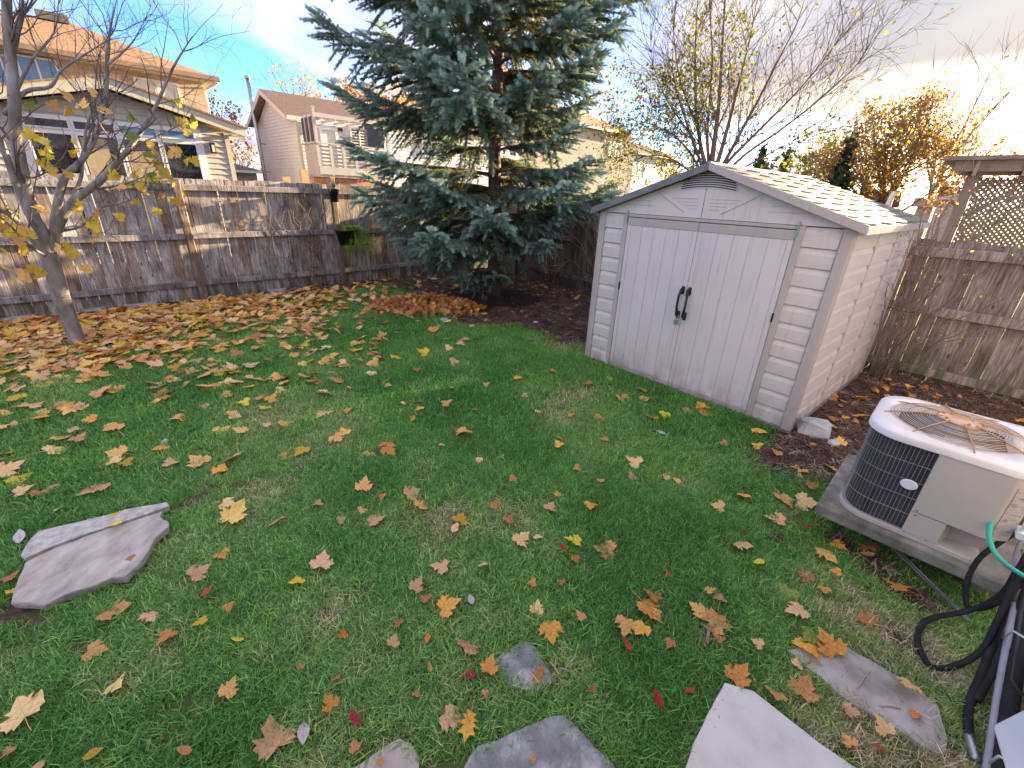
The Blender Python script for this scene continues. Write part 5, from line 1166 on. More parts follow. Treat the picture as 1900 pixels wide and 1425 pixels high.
def build_spruce():
    protos = [proto(shoot(.115, .035, 125, s, .5), NEED) for s in range(3)] + [proto(shoot(.095, .039, 115, 10+s, .6), NEED) for s in range(2)] + [proto(shoot(.16, .018, 40, 20+s, .5), NEED) for s in range(2)]
    P = []; Q = []; S = []; I = []; T = []
    def radius(z):
        if z < .6: return .85
        if z < .95: return 1.35
        if z < 1.2: return 2.2
        return max(.15, 2.55*(1-max(0, z-4.2)/5.0))
    rg = random.Random(12)
    def put(p, d, tint, kind, s):
        d = d.normalized(); yaw = math.atan2(d.y, d.x); pit = -math.asin(max(-1, min(1, d.z)))
        P.append(tuple(p)); Q.append((rg.uniform(-.6, .6), pit, yaw)); S.append(s); I.append(kind); T.append(max(0, min(1, tint)))
    z = .38; w = 0
    tw = MB()
    while z < ST_H-.3:
        nb = 7 if z > 1.0 else 4; ph = rg.uniform(0, 6.28)
        for b in range(nb):
            a = ph+2*math.pi*b/nb+rg.uniform(-.35, .35); zz = z+rg.uniform(-.13, .13)
            L = radius(zz)*rg.uniform(.68, 1.12)
            if rg.random() < .14: L *= 1.14
            dh = Vector((math.cos(a), math.sin(a), 0))
            if zz < 1.05 and dh.x > -.25 and not (dh.y < -.7 and zz < .75): continue
            if zz < .75: L = min(L, .75)
            if dh.x > .3: L *= .84
            if dh.x > .1 and zz < 1.6: L *= .8
            if dh.x < -.5: L *= 1.05
            L = min(L, 2.6 if zz > 2.4 else 2.35)
            # silhouettes are a bit fuller to the left
            slope0 = .18 if zz < 2.5 else .32; n = 14; pts = []
            droop = rg.uniform(.20, .36)*(.9 if zz < 2.5 else .85)
            if z > 1.2 and rg.random() < .10: continue
            for k in range(n+1):
                t = k/n; pts.append(Vector((0, 0, zz)) + dh*L*t + Vector((0, 0, slope0*L*t - droop*L*t*t*1.25 + .24*L*t**4)) + Vector((rg.gauss(0, .008), rg.gauss(0, .008), 0)))
            mbb = MB(); mbb.tube(pts, [max(.004, .026*(1-t/n)*(L/2.2)+.004) for t in range(n+1)], 5, False)
            mbb.build('branch', SBARK, sp, True)
            sdv = Vector((-dh.y, dh.x, 0))
            # side boughs
            m = max(8, int(L*22))
            for k in range(m):
                t = .16+.82*(k+rg.random()*.6)/m; i = min(n-1, int(t*n)); p = pts[i].lerp(pts[i+1], t*n-i); dd = (pts[i+1]-pts[i]).normalized()
                sgn = 1 if k % 2 else -1; l2 = min(.85, (.16+.74*(1-t)**.75)*(L/2.0)**.6)*rg.uniform(.7, 1.2)
                lo = rg.random() < .17
                d2 = (dd*rg.uniform(.65, .95)+sdv*sgn*rg.uniform(.6, .9)+Vector((0, 0, rg.uniform(-.20, .14)))).normalized()
                if lo: d2 = (dd*.5+sdv*sgn*.3+Vector((0, 0, -.8))).normalized()
                m2 = max(2, int(l2/.068)); tp = [p]
                for j in range(m2): d2 = (d2+Vector((0, 0, -.05))+dh*.05).normalized(); tp.append(tp[-1]+d2*l2/m2)
                tw.tube(tp, .003, 3, False)
                for j in range(m2):
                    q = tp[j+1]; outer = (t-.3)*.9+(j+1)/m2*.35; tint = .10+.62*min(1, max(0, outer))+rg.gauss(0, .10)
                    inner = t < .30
                    if inner and rg.random() < .55: continue
                    s2 = d2.cross(Vector((0, 0, 1))).normalized()
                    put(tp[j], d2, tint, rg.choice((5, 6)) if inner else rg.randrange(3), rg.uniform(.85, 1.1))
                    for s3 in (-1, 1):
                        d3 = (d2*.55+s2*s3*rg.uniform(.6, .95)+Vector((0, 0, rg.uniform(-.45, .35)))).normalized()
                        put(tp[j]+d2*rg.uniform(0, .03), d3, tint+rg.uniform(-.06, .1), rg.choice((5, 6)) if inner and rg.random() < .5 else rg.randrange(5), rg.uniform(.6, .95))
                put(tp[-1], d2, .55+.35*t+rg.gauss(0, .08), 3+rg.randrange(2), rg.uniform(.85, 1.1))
            for k in range(4): put(pts[-1]-dh*.05*k, (pts[-1]-pts[-2]).normalized()+sdv*rg.uniform(-.5, .5)*(k > 0), .9, rg.randrange(3), 1.05)
        z += .36 if z > .9 else .22; w += 1
    o = scatter('needle_sprays', protos, P, Q, S, I, T, sp)
    tag(tw.build('twigs', SBARK, sp), kind='stuff')
    print('shoots', len(P))
build_spruce()
# -- vase shaped tree behind the shed
def leaf_cloud(name, pts, mats, sizes, parent, seed=1, elong=1.6):
    """loose small leaves joined into one part"""
    rg = random.Random(seed); n = len(pts); V = []; F = []; MI = []
    for i, p in enumerate(pts):
        s_ = rg.uniform(*sizes); a = Vector((rg.gauss(0, 1), rg.gauss(0, 1), rg.gauss(0, 1)-.4)).normalized(); b = a.orthogonal().normalized(); b.rotate(Matrix.Rotation(rg.uniform(0, 6.28), 3, a)); c = a.cross(b)*.1
        k = len(V); V += [tuple(p), tuple(p+a*s_*.5+b*s_*.36+c*s_), tuple(p+a*s_), tuple(p+a*s_*.5-b*s_*.36+c*s_)]; F += [(k, k+1, k+2), (k, k+2, k+3)]; m = rg.randrange(len(mats)); MI += [m, m]
    me = bpy.data.meshes.new(name); me.from_pydata(V, [], F)
    for m in mats: me.materials.append(m)
    me.polygons.foreach_set('material_index', MI); o = bpy.data.objects.new(name, me); COL.objects.link(o); o.parent = parent; tag(o, kind='stuff'); return o
SML = [leafmat('small_green', [(.10,.15,.03),(.18,.23,.05)], .4), leafmat('small_olive', [(.16,.17,.05),(.28,.26,.07)], .4), leafmat('small_yellow', [(.50,.42,.05),(.66,.55,.08)], .5)]
OAKL = [leafmat('oak_gold', [(.42,.24,.06),(.55,.35,.09)], .5), leafmat('oak_rust', [(.28,.13,.04),(.40,.20,.06)], .45), leafmat('oak_brown', [(.16,.085,.04),(.24,.13,.06)], .35)]
GBARK = pm('grey_brown_bark', [(.14,.095,.07),(.22,.155,.12)], 8, (1,1,.3), rough=.9, bump=.6, rnd=0)
def tips_of(t): return [p for p, d in t]
vt = thing('bare_tree', 'many stemmed vase shaped tree, half bare, rising behind the shed', 'tree', PD(1330, 340, 8.9)-Vector((0, 0, PD(1330, 340, 8.9).z)), 0)
random.seed(21); tips = []; twm = MB()
def VL(x, y, D): return PD(x, y, D)-Vector((vt.location.x, vt.location.y, 0))
stems = [([(1318,330),(1322,290),(1330,230),(1336,170),(1340,90),(1345,10),(1352,-80)], .10, 11.6), ([(1322,330),(1335,290),(1352,230),(1372,150),(1392,70),(1410,-30)], .085, 11.9), ([(1325,330),(1345,300),(1372,250),(1410,180),(1445,110),(1480,40),(1500,-30)], .07, 11.3),
 ([(1326,330),(1360,290),(1410,240),(1470,180),(1530,110),(1580,40)], .06, 11.8), ([(1330,335),(1385,285),(1450,240),(1520,185),(1590,120),(1612,80)], .045, 11.4), ([(1316,330),(1300,270),(1292,200),(1290,120),(1292,40),(1298,-40)], .075, 11.8), ([(1312,335),(1296,290),(1278,240),(1262,190),(1248,130),(1250,60)], .06, 11.4), ([(1308,335),(1285,290),(1255,255),(1220,235),(1185,225)], .05, 11.5), ([(1304,338),(1270,310),(1235,290),(1195,290),(1172,300)], .04, 11.8), ([(1318,330),(1312,250),(1318,180),(1322,100),(1318,20),(1325,-60)], .06, 12.2), ([(1330,335),(1400,300),(1470,262),(1540,232)], .035, 12.0), ([(1290,260),(1240,190),(1212,120),(1206,50)], .03, 11.5), ([(1300,250),(1262,150),(1250,60),(1246,10)], .03, 11.9)]
for pl, r0, D in stems:
    k = len(pl); pts = smooth_path([VL(x, y, 8.9+(D-11.6)*.8*i/(k-1)) for i, (x, y) in enumerate(pl)], 3); pts[0:0] = [Vector((pts[0].x*.4, pts[0].y*.4, 0))]; m = len(pts)
    mb = MB(); mb.tube(pts, [max(.004, .55*r0*(1-i/m)) for i in range(m)], 7); mb.build('stem', GBARK, vt, True)
    PP = dict(jit=.11, kids=[3, 4], ang=(.4, .95), ratio=(.4, .75), up=.035, taper=.35, rmin=.0022, n=5)
    for q in range(24):
        i = random.randrange(m//4, m-1); d = (pts[i+1]-pts[i]).normalized(); ax = d.orthogonal(); ax.rotate(Matrix.Rotation(random.uniform(0, 6.28), 3, d)); nd = d.copy(); nd.rotate(Matrix.Rotation(random.uniform(.35, .95), 3, ax)); nd.z += .05
        branch(twm, pts[i], nd, random.uniform(.55, 1.15), max(.005, r0*.16*(1-i/m)), 2, PP, tips)
tag(twm.build('twigs', GBARK, vt), kind='stuff')
lp = []
for p in tips_of(tips):
    w = p+vt.location; x, y, _ = PXY(w)
    pr = .08 + (.95 if x < 1330 and y > 120 else 0) + (.55 if 1270 < x < 1400 and y > 20 else 0) + (.6 if y > 230 else 0)
    for _ in range(4):
        if random.random() < pr*.40: lp.append(p+Vector([random.gauss(0, .06) for _ in range(3)]))
leaf_cloud('leaves', lp, [SML[0], SML[0], SML[1], SML[2]], (.035, .068), vt)
print('vase tips', len(tips), 'leaves', len(lp))
# -- crowns built from clumps of leaves round a limb frame
def leafy_tree(name, label, base, H, crown_c, crown_r, mats, nleaf, sizes, r0, seed, bark=None, lim=9, thin=.5, cat='tree', group=None, trunkmat=None, bare=0):
    random.seed(seed); t = thing(name, label, cat, Vector((base.x, base.y, 0)), random.uniform(0, 6), group); tips = []; mb = MB(); tw = MB()
    pts = [Vector((random.gauss(0, .05)*k*.2, random.gauss(0, .05)*k*.2, -.1 + (H*.62)*k/7)) for k in range(8)]; mb.tube(pts, [r0*(1-k/10) for k in range(8)], 8); mb.build('trunk', bark or GBARK, t, True)
    PP = dict(jit=.12, kids=[4, 4], ang=(.35, .9), ratio=(.45, .75), up=.05, taper=.35, rmin=.006, n=4)
    for k in range(lim):
        z0 = H*random.uniform(.22, .60); a = random.uniform(0, 6.28); tgt = Vector((math.cos(a)*crown_r[0]*random.uniform(.4, .95), math.sin(a)*crown_r[0]*random.uniform(.4, .95), crown_c+random.uniform(-.5, .95)*crown_r[1])); p0 = Vector((0, 0, z0)); d = tgt-p0
        branch(tw, p0, d, d.length*.8, r0*.35, 2, PP, tips)
    tag(tw.build('limbs', bark or GBARK, t), kind='stuff')
    pts = tips_of(tips); lp = []
    if nleaf and pts:
        cl = random.sample(pts, max(4, int(len(pts)*thin)))
        cl = [c for c in cl if (c.x*c.x+c.y*c.y)/(crown_r[0]*1.05)**2+((c.z-crown_c)/(crown_r[1]*1.1))**2 < .9] or cl
        for k in range(nleaf):
            c = random.choice(cl); s_ = .28*crown_r[0]*.42; lp.append(c+Vector([random.gauss(0, s_*.6) for _ in range(3)]))
        leaf_cloud('crown', lp, mats, sizes, t, seed)
    return t
b = PD(1625, 380, 14.5); leafy_tree('oak_tree', 'round orange and rust leaved oak beyond the shed', b, 4.2, 2.95, (1.75, 1.2), [OAKL[0], OAKL[1], OAKL[2], OAKL[2], OAKL[1]], 11000, (.05, .085), .10, 5, lim=20, thin=.55)
b = PD(1430, 330, 12); leafy_tree('yellow_shrub', 'low yellow green leaved shrub behind the shed roof', b, 2.8, 1.9, (1.25, .75), [SML[0], SML[2], SML[1]], 2600, (.06, .11), .08, 6, lim=9, thin=.7, cat='shrub')
b = PD(1510, 330, 15.5); leafy_tree('yellow_shrub', 'tall thin yellow leaved shrub between the shed roof and the dark cone evergreen', b, 4.0, 2.6, (.9, 1.3), [SML[2], SML[1], SML[0]], 900, (.07, .14), .06, 7, lim=8, thin=.6, cat='shrub')
b = PD(1255, 340, 14); leafy_tree('green_shrub', 'olive green shrub left of the shed peak', b, 3.0, 2.1, (1.4, .9), [SML[0], SML[1]], 2200, (.06, .11), .07, 8, lim=8, thin=.8, cat='shrub')
b = PD(1720, 380, 24); leafy_tree('bare_tree', 'thin bare twiggy tree right of the orange oak', b, 6.8, 4.6, (2.2, 2.2), OAKL, 90, (.08, .14), .12, 9, lim=12, thin=.5)
b = PD(1810, 380, 17); leafy_tree('russet_shrub', 'russet twiggy shrub in front of the bright sky left of the gazebo', b, 3.6, 2.3, (1.7, 1.1), OAKL, 1500, (.07, .12), .07, 10, lim=9, thin=.7, cat='shrub')
for i, (x, y, D, H, r_, c_, n_, lb) in enumerate([(565,330,32,8.6,2.0,6.2,450,'sparse reddish tree behind the roof of the vinyl house'),(640,330,36,9.6,3.2,6.6,150,'bare pale twiggy tree behind the vinyl house'),(715,330,30,8.3,2.6,5.8,3600,'bright orange tree behind the vinyl house roof'),(418,330,34,7.8,1.8,5.0,600,'small reddish tree beside the brick house wall'),(448,330,40,6.0,2.0,4.0,500,'faint pinkish tree low between the two left houses')]):
    b = PD(x, y, D); leafy_tree('far_tree', lb, b, H, c_, (r_, 1.8), [OAKL[1], leafmat('far_orange%s' % '', [(.50,.20,.07),(.66,.30,.10)], .5) if i == 0 else _fo, OAKL[0] if i == 2 else OAKL[1]] if i else [OAKL[1], OAKL[1]], n_, (.12, .22), .12, 30+i, lim=10, thin=.7) if i else None
    if i == 0:
        _fo = leafmat('far_orange', [(.55,.20,.06),(.70,.30,.09)], .5); b = PD(x, y, D); leafy_tree('far_tree', lb, b, H, c_, (r_, 1.8), [OAKL[1], _fo], n_, (.12, .22), .12, 30, lim=10, thin=.7)
# -- evergreens: dark cone and cedars
CEDM = leafmat('cedar_green', [(.018,.040,.018),(.035,.065,.028)], .1)
def cone_tree(label, P, H, r_, n, seed, name='cedar_tree', grp=None):
    rg = random.Random(seed); t = thing(name, label, 'tree', Vector((P.x, P.y, 0)), 0, grp); mb = MB(); mb.tube([(0, 0, 0), (0, 0, H*.9)], [.07, .01], 6); mb.build('trunk', SBARK, t)
    pts = []
    for k in range(n):
        z = H*(1-math.sqrt(rg.random()))*.98+.02; rr = r_*(1-z/H)**.75*(.82+.22*mnoise.noise(Vector((z*2.2, seed, rg.randrange(3)))))*math.sqrt(rg.uniform(.35, 1)); a = rg.uniform(0, 6.28); pts.append(Vector((rr*math.cos(a), rr*math.sin(a), z)))
    mb = MB(); mb.lathe([(r_*.72*(1-k/8)**.75+.01, .1+(H-.25)*k/8) for k in range(9)], 10); tag(mb.build('inner_foliage', CEDM, t, True), kind='stuff')
    leaf_cloud('crown', pts, [CEDM], (.08, .16), t, seed); return t
P = PD(1555, 345, 13.5); cone_tree('slim dark green cone evergreen above the right end of the shed roof', P, PD(1565, 243, 13.5).z, .42, 7000, 3)
P = PD(1405, 330, 16); cone_tree('broad dark evergreen behind the shed peak', P, PD(1412, 258, 16).z, .6, 5000, 4)
P = PD(1450, 330, 17); cone_tree('smaller dark evergreen right of the broad one behind the shed', P, PD(1452, 266, 17).z, .45, 4000, 5)
P = PD(1050, 350, 19); cone_tree('dark green cedar half hidden behind the right side of the spruce', P, PD(1050, 318, 19).z, .9, 3000, 6)
# -- cane shrub by the right fence, twigs left of the shed, thorny vine on the fence
def canes(name, label, base, targets, r0, m, leafm, seed, nl=60, cat='shrub', kids=(3,), ls=(.02,.035)):
    random.seed(seed); t = thing(name, label, cat, Vector((base.x, base.y, 0)), 0); tips = []; tw = MB()
    for tg in targets:
        p0 = Vector((random.gauss(0, .06), random.gauss(0, .06), 0)); e = tg-Vector((base.x, base.y, 0)); k = 9; pts = []
        for i in range(k+1):
            f = i/k; q = p0.lerp(e, f); q.z = e.z*(1-(1-f)**1.5); pts.append(q+Vector([random.gauss(0, .012) for _ in range(3)]))
        mb = MB(); mb.tube(pts, [r0*(1-.8*i/k) for i in range(k+1)], 5); mb.build('cane', m, t)
        PP = dict(jit=.12, kids=[2], ang=(.4, .9), ratio=(.4, .7), up=.02, taper=.4, rmin=.0015, n=4)
        for q in range(kids[0]):
            i = random.randrange(3, k); branch(tw, pts[i], (pts[i]-pts[i-1]).normalized()+Vector([random.gauss(0, .5) for _ in range(3)]), random.uniform(.2, .45), r0*.35, 1, PP, tips)
        tips.append((pts[-1], None))
    if tw.v: tag(tw.build('twigs', m, t), kind='stuff')
    if nl:
        pp = tips_of(tips); leaf_cloud('leaves', [random.choice(pp)+Vector([random.gauss(0, .03) for _ in range(3)]) for _ in range(nl)], leafm, ls, t, seed)
    return t
CANE = pm('grey_cane', [(.17,.14,.12),(.26,.22,.19)], 10, rough=.85, bump=.4, rnd=.08)
bs = PG(1628, 702); tg = [PD(x, y, D) for x, y, D in [(1640,470,5.9),(1680,430,5.7),(1705,395,5.6),(1735,350,5.5),(1760,370,5.3),(1792,300,5.2),(1830,330,5.0),(1870,400,4.8),(1905,470,4.6),(1890,560,4.5),(1900,625,4.4),(1840,610,4.8),(1780,560,5.1),(1720,520,5.4),(1670,520,5.7),(1900,380,4.9),(1812,240,5.3),(1775,215,5.4)]]
canes('forsythia_shrub', 'bare arching shrub with a few tiny yellow leaves against the right fence', bs, tg, .0075, CANE, [SML[1], SML[2], OAKL[2]], 41, 170, kids=(5,), ls=(.018, .028))
bs = PG(1100, 625, 0)+Vector((.45, .6, 0)); tg = [PD(x, y, D) for x, y, D in [(1072,352,6.7),(1062,400,6.4),(1050,430,6.3),(1075,470,6.0),(1045,478,6.2),(1085,505,5.9),(1068,545,5.9),(1095,420,6.5),(1080,395,6.6)]]
canes('bare_shrub', 'bare arching twigs sprouting behind the left corner of the shed', bs, tg, .006, pm('red_cane', [(.24,.14,.11),(.34,.22,.18)], 10, rough=.85, bump=.3, rnd=.05), [SML[2]], 43, 0, kids=(2,))
vn = MB(); random.seed(5)
for (x, y) in [(548,500),(560,480),(575,515),(590,470),(540,520)]:
    for q in range(3):
        u, z = PV(x, y, 8.83); pts = [G(u, 8.83, .0)];
        for k in range(14): pts.append(pts[-1]+E1*random.gauss(0, .07)+Vector((0, 0, .12)))
        vn.tube([p+E2*random.uniform(-.01, .01) for p in pts], .0035, 3, False)
        for k in range(6):
            i = random.randrange(3, 13); pp = [pts[i]]
            for j in range(4): pp.append(pp[-1]+E1*random.choice((-1, 1))*.06*random.random()*2+Vector((0, 0, random.uniform(-.04, .05))))
            vn.tube(pp, .002, 3, False)
tag(vn.build('climbing_vine', pm('dark_vine', [(.07,.055,.045),(.13,.10,.085)], 9, rough=.9, bump=.3, rnd=0), None), 'leafless vine stems climbing the grey back fence left of the tall post', 'vine')

# ------------------------------------------------------------ fallen leaves
build_grass()
LEAFS = """515,1385,75,tan 50,1335,72,tan 190,1135,52,gold 160,1205,42,gold 208,1265,40,tan 417,1290,36,gold 150,1405,32,yellow,o 355,1070,40,tan 425,967,52,gold 413,932,30,tan 408,1020,30,orange 518,965,38,tan 595,1055,46,pink 552,1085,32,yellow 452,1187,28,yellow,o
320,1172,36,orange 275,1138,32,pink 383,1148,28,yellow 423,1120,22,brown 372,1110,24,red,o 672,907,34,gold 712,921,18,orange 686,967,38,tan 755,917,34,tan 595,930,22,tan 673,941,20,tan 628,967,18,tan 617,1310,34,orange 563,1336,42,white,o 668,1345,32,red,o
635,1180,20,orange 632,1252,20,orange,o 829,1052,38,tan 768,1097,32,tan 818,1130,48,orange 795,1113,24,brown 878,1122,24,white,o 840,990,26,pink,o 860,1200,52,tan 727,1197,28,tan 795,1172,22,orange,o 742,1155,22,brown 884,1250,36,red,o 905,1245,38,orange
825,1322,48,pink 875,1320,50,orange,k 1003,1235,34,brown,k 1020,1158,46,orange 995,1133,30,tan 1083,1149,22,gold 958,1005,38,tan 1018,945,28,tan 1030,912,20,orange 918,932,26,orange 938,965,22,brown 993,992,20,tan 1076,1005,36,yellow 1138,1020,46,gold
1095,932,26,orange 1045,1080,18,brown 993,1080,20,brown 1170,1208,30,red,o 1228,1312,30,red,o 1193,1117,54,orange 1222,1110,38,orange 1162,1150,42,gold 1196,1160,36,orange 1332,1140,52,gold 1306,1135,34,gold 1345,1107,28,pink 1310,1100,22,brown
1362,1010,36,tan 1342,942,26,tan 1380,917,26,orange 1362,1258,52,orange 1290,1278,20,red,o 1243,1070,16,red,o 1417,1040,28,yellow,o 1448,918,42,gold 1480,930,40,tan 1455,965,40,tan 1463,1013,22,green,o 1520,1018,40,gold 1490,974,16,red,o 1465,1090,44,green
1505,1075,32,brown 1490,1135,42,pink 1515,1175,46,green 1490,1205,58,orange 1551,1213,56,orange 1592,1150,46,brown,k 1690,1272,40,tan 1680,1095,46,orange 1440,1278,42,gold 1488,1287,52,gold 1568,1315,28,pink 1645,1365,34,tan 1582,1382,30,gold 1643,1393,22,red,o
1415,1197,24,tan 1186,860,34,tan 1112,890,18,tan 1168,880,20,tan 1218,798,18,white,o 1205,770,22,orange 1150,735,24,gold 1190,720,22,orange 1130,700,22,green 1157,733,26,gold 1196,736,22,gold 1235,765,24,yellow 1310,752,30,orange 1300,760,38,gold
1268,757,24,tan 1400,797,28,orange 1410,830,22,orange 1105,770,20,orange 1090,712,18,orange 1028,688,16,orange 963,700,16,orange 970,730,16,tan 935,845,16,green 955,885,18,brown 890,850,16,tan 855,797,20,orange 820,828,14,tan 835,718,14,tan 750,748,16,tan
715,715,14,tan 708,825,18,orange 770,742,20,orange 780,760,20,orange 1040,828,20,orange 1035,812,18,orange 1075,868,16,brown 1255,888,18,gold 1240,886,16,tan 1560,824,26,orange 75,910,40,pink,o 60,915,22,brown 85,762,42,gold 140,800,24,tan 137,818,30,gold
125,745,32,gold 210,860,28,tan 318,862,30,tan 310,812,20,white,o 290,745,18,gold 430,842,22,tan 430,765,20,gold 383,753,18,tan 220,722,36,gold 300,708,40,tan 110,845,32,red,o 35,1005,34,white,o 105,948,26,pink,o 5,1075,30,brown 20,1100,22,orange 205,973,26,yellow
243,1035,18,brown 70,1035,10,orange,o 560,700,18,orange 612,660,22,tan 650,718,16,tan 690,690,20,pink 640,762,18,orange 585,770,16,tan 530,842,14,brown 500,790,16,tan 470,700,26,tan 415,708,34,tan 360,690,26,tan 340,762,18,tan 180,690,36,tan 60,722,24,gold
25,790,20,pink,o 15,845,26,pink,o 1000,760,14,tan 1062,772,16,orange 1120,812,16,orange 905,715,14,tan 880,760,14,orange 1240,672,14,brown 1590,770,34,orange 1625,775,30,orange 1555,742,28,brown 1590,738,26,orange 1550,775,24,brown 1640,745,24,orange
1480,1235,24,pink 1700,1320,22,orange 1600,905,28,brown 1610,1010,30,brown 1440,870,24,orange 1500,900,22,brown 1450,800,22,tan 1340,818,16,brown 905,1045,22,tan,o 660,1395,24,brown 355,1395,30,brown,o 80,1410,40,pink,o 20,1385,30,brown 560,1230,16,brown 905,1290,16,brown
1245,1190,22,brown 1100,1280,18,brown 1330,1185,20,brown 1530,1090,24,brown 1560,1060,20,orange 1050,1025,20,red,o 1065,1037,18,brown 985,1410,14,brown 710,1410,16,brown 800,1245,18,brown,o 770,1290,18,brown"""
marks = [('the small stepping stone', 970, 1235), ('the dark stepping stone', 1000, 1400), ('the pale stepping stone', 715, 1400), ('the white slab', 1400, 1370), ('the concrete strip', 1610, 1290), ('the large flagstone', 170, 1040), ('the shed doors', 1250, 735), ('the corner rock', 1506, 806), ('the air conditioner', 1700, 930), ('the left shed corner', 1087, 663), ('the leaf heap', 790, 570), ('the maple trunk', 145, 640), ('the middle of the lawn', 950, 880), ('the lower left lawn', 330, 1250), ('the pipe loop', 1760, 1190), ('the left lawn', 130, 860), ('the upper lawn', 600, 740)]
used = {}
NUM = 'zero one two three four five six seven eight nine ten eleven twelve thirteen fourteen fifteen sixteen seventeen eighteen nineteen twenty'.split()
def leaf_label(c, kind, x, y, px):
    m = min(marks, key=lambda q: math.hypot(q[1]-x, q[2]-y)); dx, dy = x-m[1], y-m[2]; d = math.hypot(dx, dy)
    rel = 'on' if d < 26 else (('right of' if dx > 0 else 'left of') if abs(dx) > abs(dy) else ('in front of' if dy > 0 else 'behind'))
    far = '' if d < 26 else ('just ' if d < 70 else '' if d < 130 else 'well ')
    sz = 'tiny ' if px < 19 else 'small ' if px < 28 else '' if px < 44 else 'big '
    k = {'m': 'maple leaf', 'o': 'oval leaf', 'k': 'oak leaf'}[kind]; base = '%s%s %s %s%s %s' % (sz, CN[c], k, far, rel, m[0])
    for extra in ('', ' '):
        for lead in ('', 'curled ', 'spread ', 'tilted ', 'crumpled ', 'folded ', 'ragged '):
            if lead+base not in used: used[lead+base] = 1; return lead+base
    return base
nleafs = 0
def put_leaf(P, c, kind, size, label, grp, rz=None, dz=None):
    global nleafs
    v = {'m': random.choice((0, 1, 2, 5, 0, 1)), 'o': 4, 'k': 3}[kind]
    o = inst('fallen_leaf', lmesh(c, v), None, (P[0], P[1], dz if dz is not None else random.uniform(.026, .044)), (random.gauss(0, .22), random.gauss(0, .22), random.uniform(0, 6.28) if rz is None else rz), (size,)*3)
    if random.random() < .25: o.rotation_euler[0] += math.pi; o.location.z += .012
    tag(o, label, 'leaf', grp); nleafs += 1; return o
random.seed(77)
hand = []
for it in LEAFS.split():
    q = it.split(','); x, y, px, c = float(q[0]), float(q[1]), float(q[2]), q[3]; kind = q[4] if len(q) > 4 else 'm'
    P = PG(x, y, .04); z = PXY(P)[2]; size = px*z/PIX_F*(1.0 if kind == 'm' else 1.15); size = min(.2, size)
    onslab = any(inpoly(x, y, s_) for s_ in SLABS); dz = None
    if onslab: dz = .10 if x < 330 else .04; P = PG(x, y, dz)
    elif any(bareness(P.x, P.y) > .6 for _ in (0,)): dz = .02; P = PG(x, y, .02)
    put_leaf(P, c, kind, size, leaf_label(c, kind, x, y, px), 'leaves fallen on the lawn', dz=dz); hand.append((P.x, P.y))
print('hand leaves', nleafs)
# the carpet under the maple: nearest as objects, the rest as one object
def carpet_density(x, y):
    P = Vector((x, y, 0)); u, v = P.dot(E1), P.dot(E2); px, py, _ = PXY(P)
    if v > 8.62 or in_shed(P, .05): return 0
    edge = 672-(px/700)*95 + mnoise.noise(Vector((x*.8, y*.8, 2)))*60                            # lower limit of the thick carpet in the photo
    if px > 720: return .012
    d = (edge-py)/70
    return max(0, min(1, .55+d*.5))*(1-.85*min(1, max(0, (px-240)/420))) if d > -1 else max(.0, .10*math.exp((d+1)*.9))
cand = []; random.seed(9)
while len(cand) < 2200:
    px, py = random.uniform(-60, 900), random.uniform(515, 980); P = PG(px, py); 
    if P.y < 0: continue
    z = PXY(P)[2]; dens = carpet_density(P.x, P.y)
    if random.random() < dens*min(1, (z/9)**3*1.6): cand.append((z, P.x, P.y))
cand.sort(); ncols = ['gold', 'gold', 'gold', 'orange', 'tan', 'tan', 'tan', 'yellow', 'gold', 'pink']
nobj = max(0, 300-nleafs)
for z, x, y in cand[:nobj]:
    c = random.choice(ncols); px, py, _ = PXY((x, y, 0))
    zone = ('at the near edge of the leaf carpet' if py > 640 else 'in the thick leaf carpet'); side = 'left of the maple trunk' if px < 110 else 'right of the maple trunk' if px < 300 else 'below the first fence post' if px < 480 else 'below the tall fence post' if px < 720 else 'near the leaf heap'
    Pu = Vector((x, y, 0)); nbd = int(round((Pu.dot(E1)+.28)/.145)); vv = Pu.dot(E2)
    depth_ = 'on its near fringe' if vv < 5.8 else 'near its front' if vv < 6.5 else 'in its middle' if vv < 7.3 else 'towards the fence'
    lb = '%s carpet leaf, %s boards %s of the maple trunk, %s' % (CN[c], NUM[min(20, abs(nbd))], 'right' if nbd > 0 else 'left', depth_)
    if nbd == 0: lb = '%s carpet leaf, straight before the maple trunk, %s' % (CN[c], depth_)
    for lead in ('', 'curled ', 'spread ', 'tilted ', 'crumpled ', 'folded ', 'ragged '):
        if lead+lb not in used: lb = lead+lb; used[lb] = 1; break
    lb = lb.replace('one boards', 'one board')
    put_leaf((x, y), c, 'm', random.uniform(.10, .17), lb, 'leaves in the carpet under the maple', dz=random.uniform(.025, .055))
SC_COL = ['gold', 'orange', 'tan', 'yellow', 'brown', 'pink', 'green']
def leaf_protos():
    out = []
    for c in ('gold', 'gold', 'orange', 'tan', 'yellow', 'brown', 'pink'):
        for k in (0, 1, 2): out.append(bpy.data.objects.new('piece', lmesh(c, k)))
    return out
rest = cand[nobj:]; n = len(rest)
tag(scatter('leaf_litter', leaf_protos(), [(x, y, random.uniform(.02, .065)) for z, x, y in rest], [(random.gauss(0, .25)+(math.pi if random.random() < .3 else 0), random.gauss(0, .25), random.uniform(0, 6.28)) for _ in rest], [random.uniform(.10, .17) for _ in rest], [random.randrange(21) for _ in rest], [.5]*n), 'thick carpet of golden and orange maple leaves along the back fence')
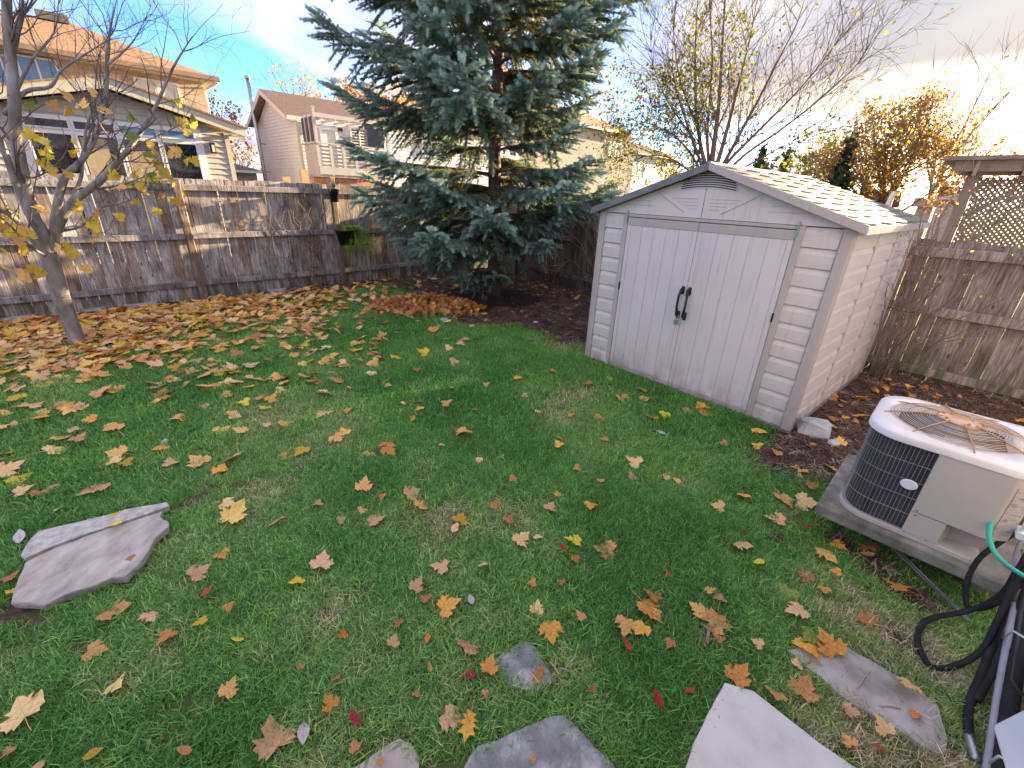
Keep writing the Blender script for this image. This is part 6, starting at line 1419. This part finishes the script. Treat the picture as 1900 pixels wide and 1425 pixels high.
# raked heap by the spruce
Q = []; hc = PG(790, 575)
for k in range(900):
    a = random.uniform(0, 6.28); r_ = random.random()**.6; x = hc.x+r_*.95*math.cos(a); y = hc.y+r_*.50*math.sin(a)+.05*math.cos(a); Q.append((x, y, .03+.20*(1-r_*r_)*random.random()**.5))
LM['heap'] = leafmat('heap_leaf', [(.40,.15,.05),(.56,.27,.11),(.62,.38,.20)], .2); CN['heap'] = 'rust'
hp = [bpy.data.objects.new('piece', lmesh(c, k)) for c in ('heap', 'heap', 'orange', 'brown', 'heap') for k in (1, 2)]
tag(scatter('leaf_heap', hp, Q, [(random.gauss(0, .7), random.gauss(0, .7), random.uniform(0, 6.28)) for _ in Q], [random.uniform(.09, .15) for _ in Q], [random.randrange(10) for _ in Q], [.5]*len(Q)), 'raked heap of rust orange leaves in front of the spruce')
# leaf scraps on the soil by the fences and the bed
Q = []
while len(Q) < 520:
    x, y = random.uniform(-4, 7), random.uniform(1.5, 11.5); b = bareness(x, y)
    if b < .5 or in_shed((x, y), .03): continue
    P = Vector((x, y, 0)); u, v = P.dot(E1), P.dot(E2)
    if v > 8.8 or u > 7.3-.0 or (v < 1.6 and u > 6.55): continue
    w = .25 + .7*(v > 8.1) + .9*(u > 6.7) + .8*(v < .6)
    if random.random() < w: Q.append((x, y, random.uniform(.008, .03)))
tag(scatter('leaf_scraps', hp, Q, [(random.gauss(0, .35), random.gauss(0, .35), random.uniform(0, 6.28)) for _ in Q], [random.uniform(.05, .11) for _ in Q], [random.randrange(10) for _ in Q], [.5]*len(Q)), 'scattered rusty leaf scraps on the bare soil')
# mulch chips
CHIP = [pm('dark_chip', [(.03,.02,.016),(.07,.045,.035)], 20, rnd=0, bump=.3), pm('brown_chip', [(.10,.06,.045),(.17,.105,.08)], 20, rnd=0, bump=.3), pm('pale_chip', [(.22,.15,.12),(.32,.24,.19)], 20, rnd=0, bump=.3)]
cp_ = []
for i, m in enumerate(CHIP):
    for k in range(3):
        mb = MB()
        for q in range(9):
            a = random.uniform(0, 6.28); c = Vector((random.uniform(-.05, .05), random.uniform(-.05, .05), random.uniform(.002, .012))); d = Vector((math.cos(a), math.sin(a), random.uniform(-.3, .4)))*random.uniform(.008, .028)*(1.6 if i else 1); mb.bar(c-d, c+d, random.uniform(.003, .009), .003)
        cp_.append(proto(mb, m))
Q = []; I = []
random.seed(15)
while len(Q) < 9000:
    x, y = random.uniform(-6, 7.5), random.uniform(1.2, 12); b = bareness(x, y)
    if b < .45 or in_shed((x, y), -.02) or (math.hypot(x, y) < 2.9 and b < .8) or (x < .5 and y < 4.5): continue
    P = Vector((x, y, 0)); u, v = P.dot(E1), P.dot(E2)
    if v > 8.85 or u > 7.6 or (v < 1.6 and u > 6.8) or v < -1.5: continue
    d = (P-SPR).length; ring = d < .85+.25*mnoise.noise(P*2)
    if not ring and random.random() < .35: continue
    Q.append((x, y, .0+ (.05*(1-d/.85) if ring else 0))); I.append(random.randrange(3) if ring or random.random() < .3 else 3+random.randrange(6 if random.random() < .35 else 3))
tag(scatter('bark_mulch', cp_, Q, [(0, 0, random.uniform(0, 6.28)) for _ in Q], [random.uniform(.8, 1.5) for _ in Q], I, [.5]*len(Q)), 'brown bark mulch and needle litter round the spruce and along the fences')
# twigs on the concrete strip
for i, (x0, y0, x1, y1) in enumerate([(1590,1278,1614,1244),(1650,1268,1674,1302),(1631,1310,1672,1315),(1712,1318,1706,1346),(1596,1238,1613,1263)]):
    a, b = PG(x0, y0, .026), PG(x1, y1, .026); mb = MB(); mb.tube([a, a.lerp(b, .5)+Vector((.003, .004, .001)), b], .0022, 4); tag(mb.build('twig', pm('pale_twig', [(.34,.28,.23),(.46,.40,.34)], 9, rnd=0)), ['short dark twig near the leaves on the concrete strip', 'straight twig in the middle of the concrete strip', 'thin twig lying along the near edge of the concrete strip', 'pale twig at the near end of the concrete strip', 'twig beside the big leaves on the concrete strip'][i], 'twig')
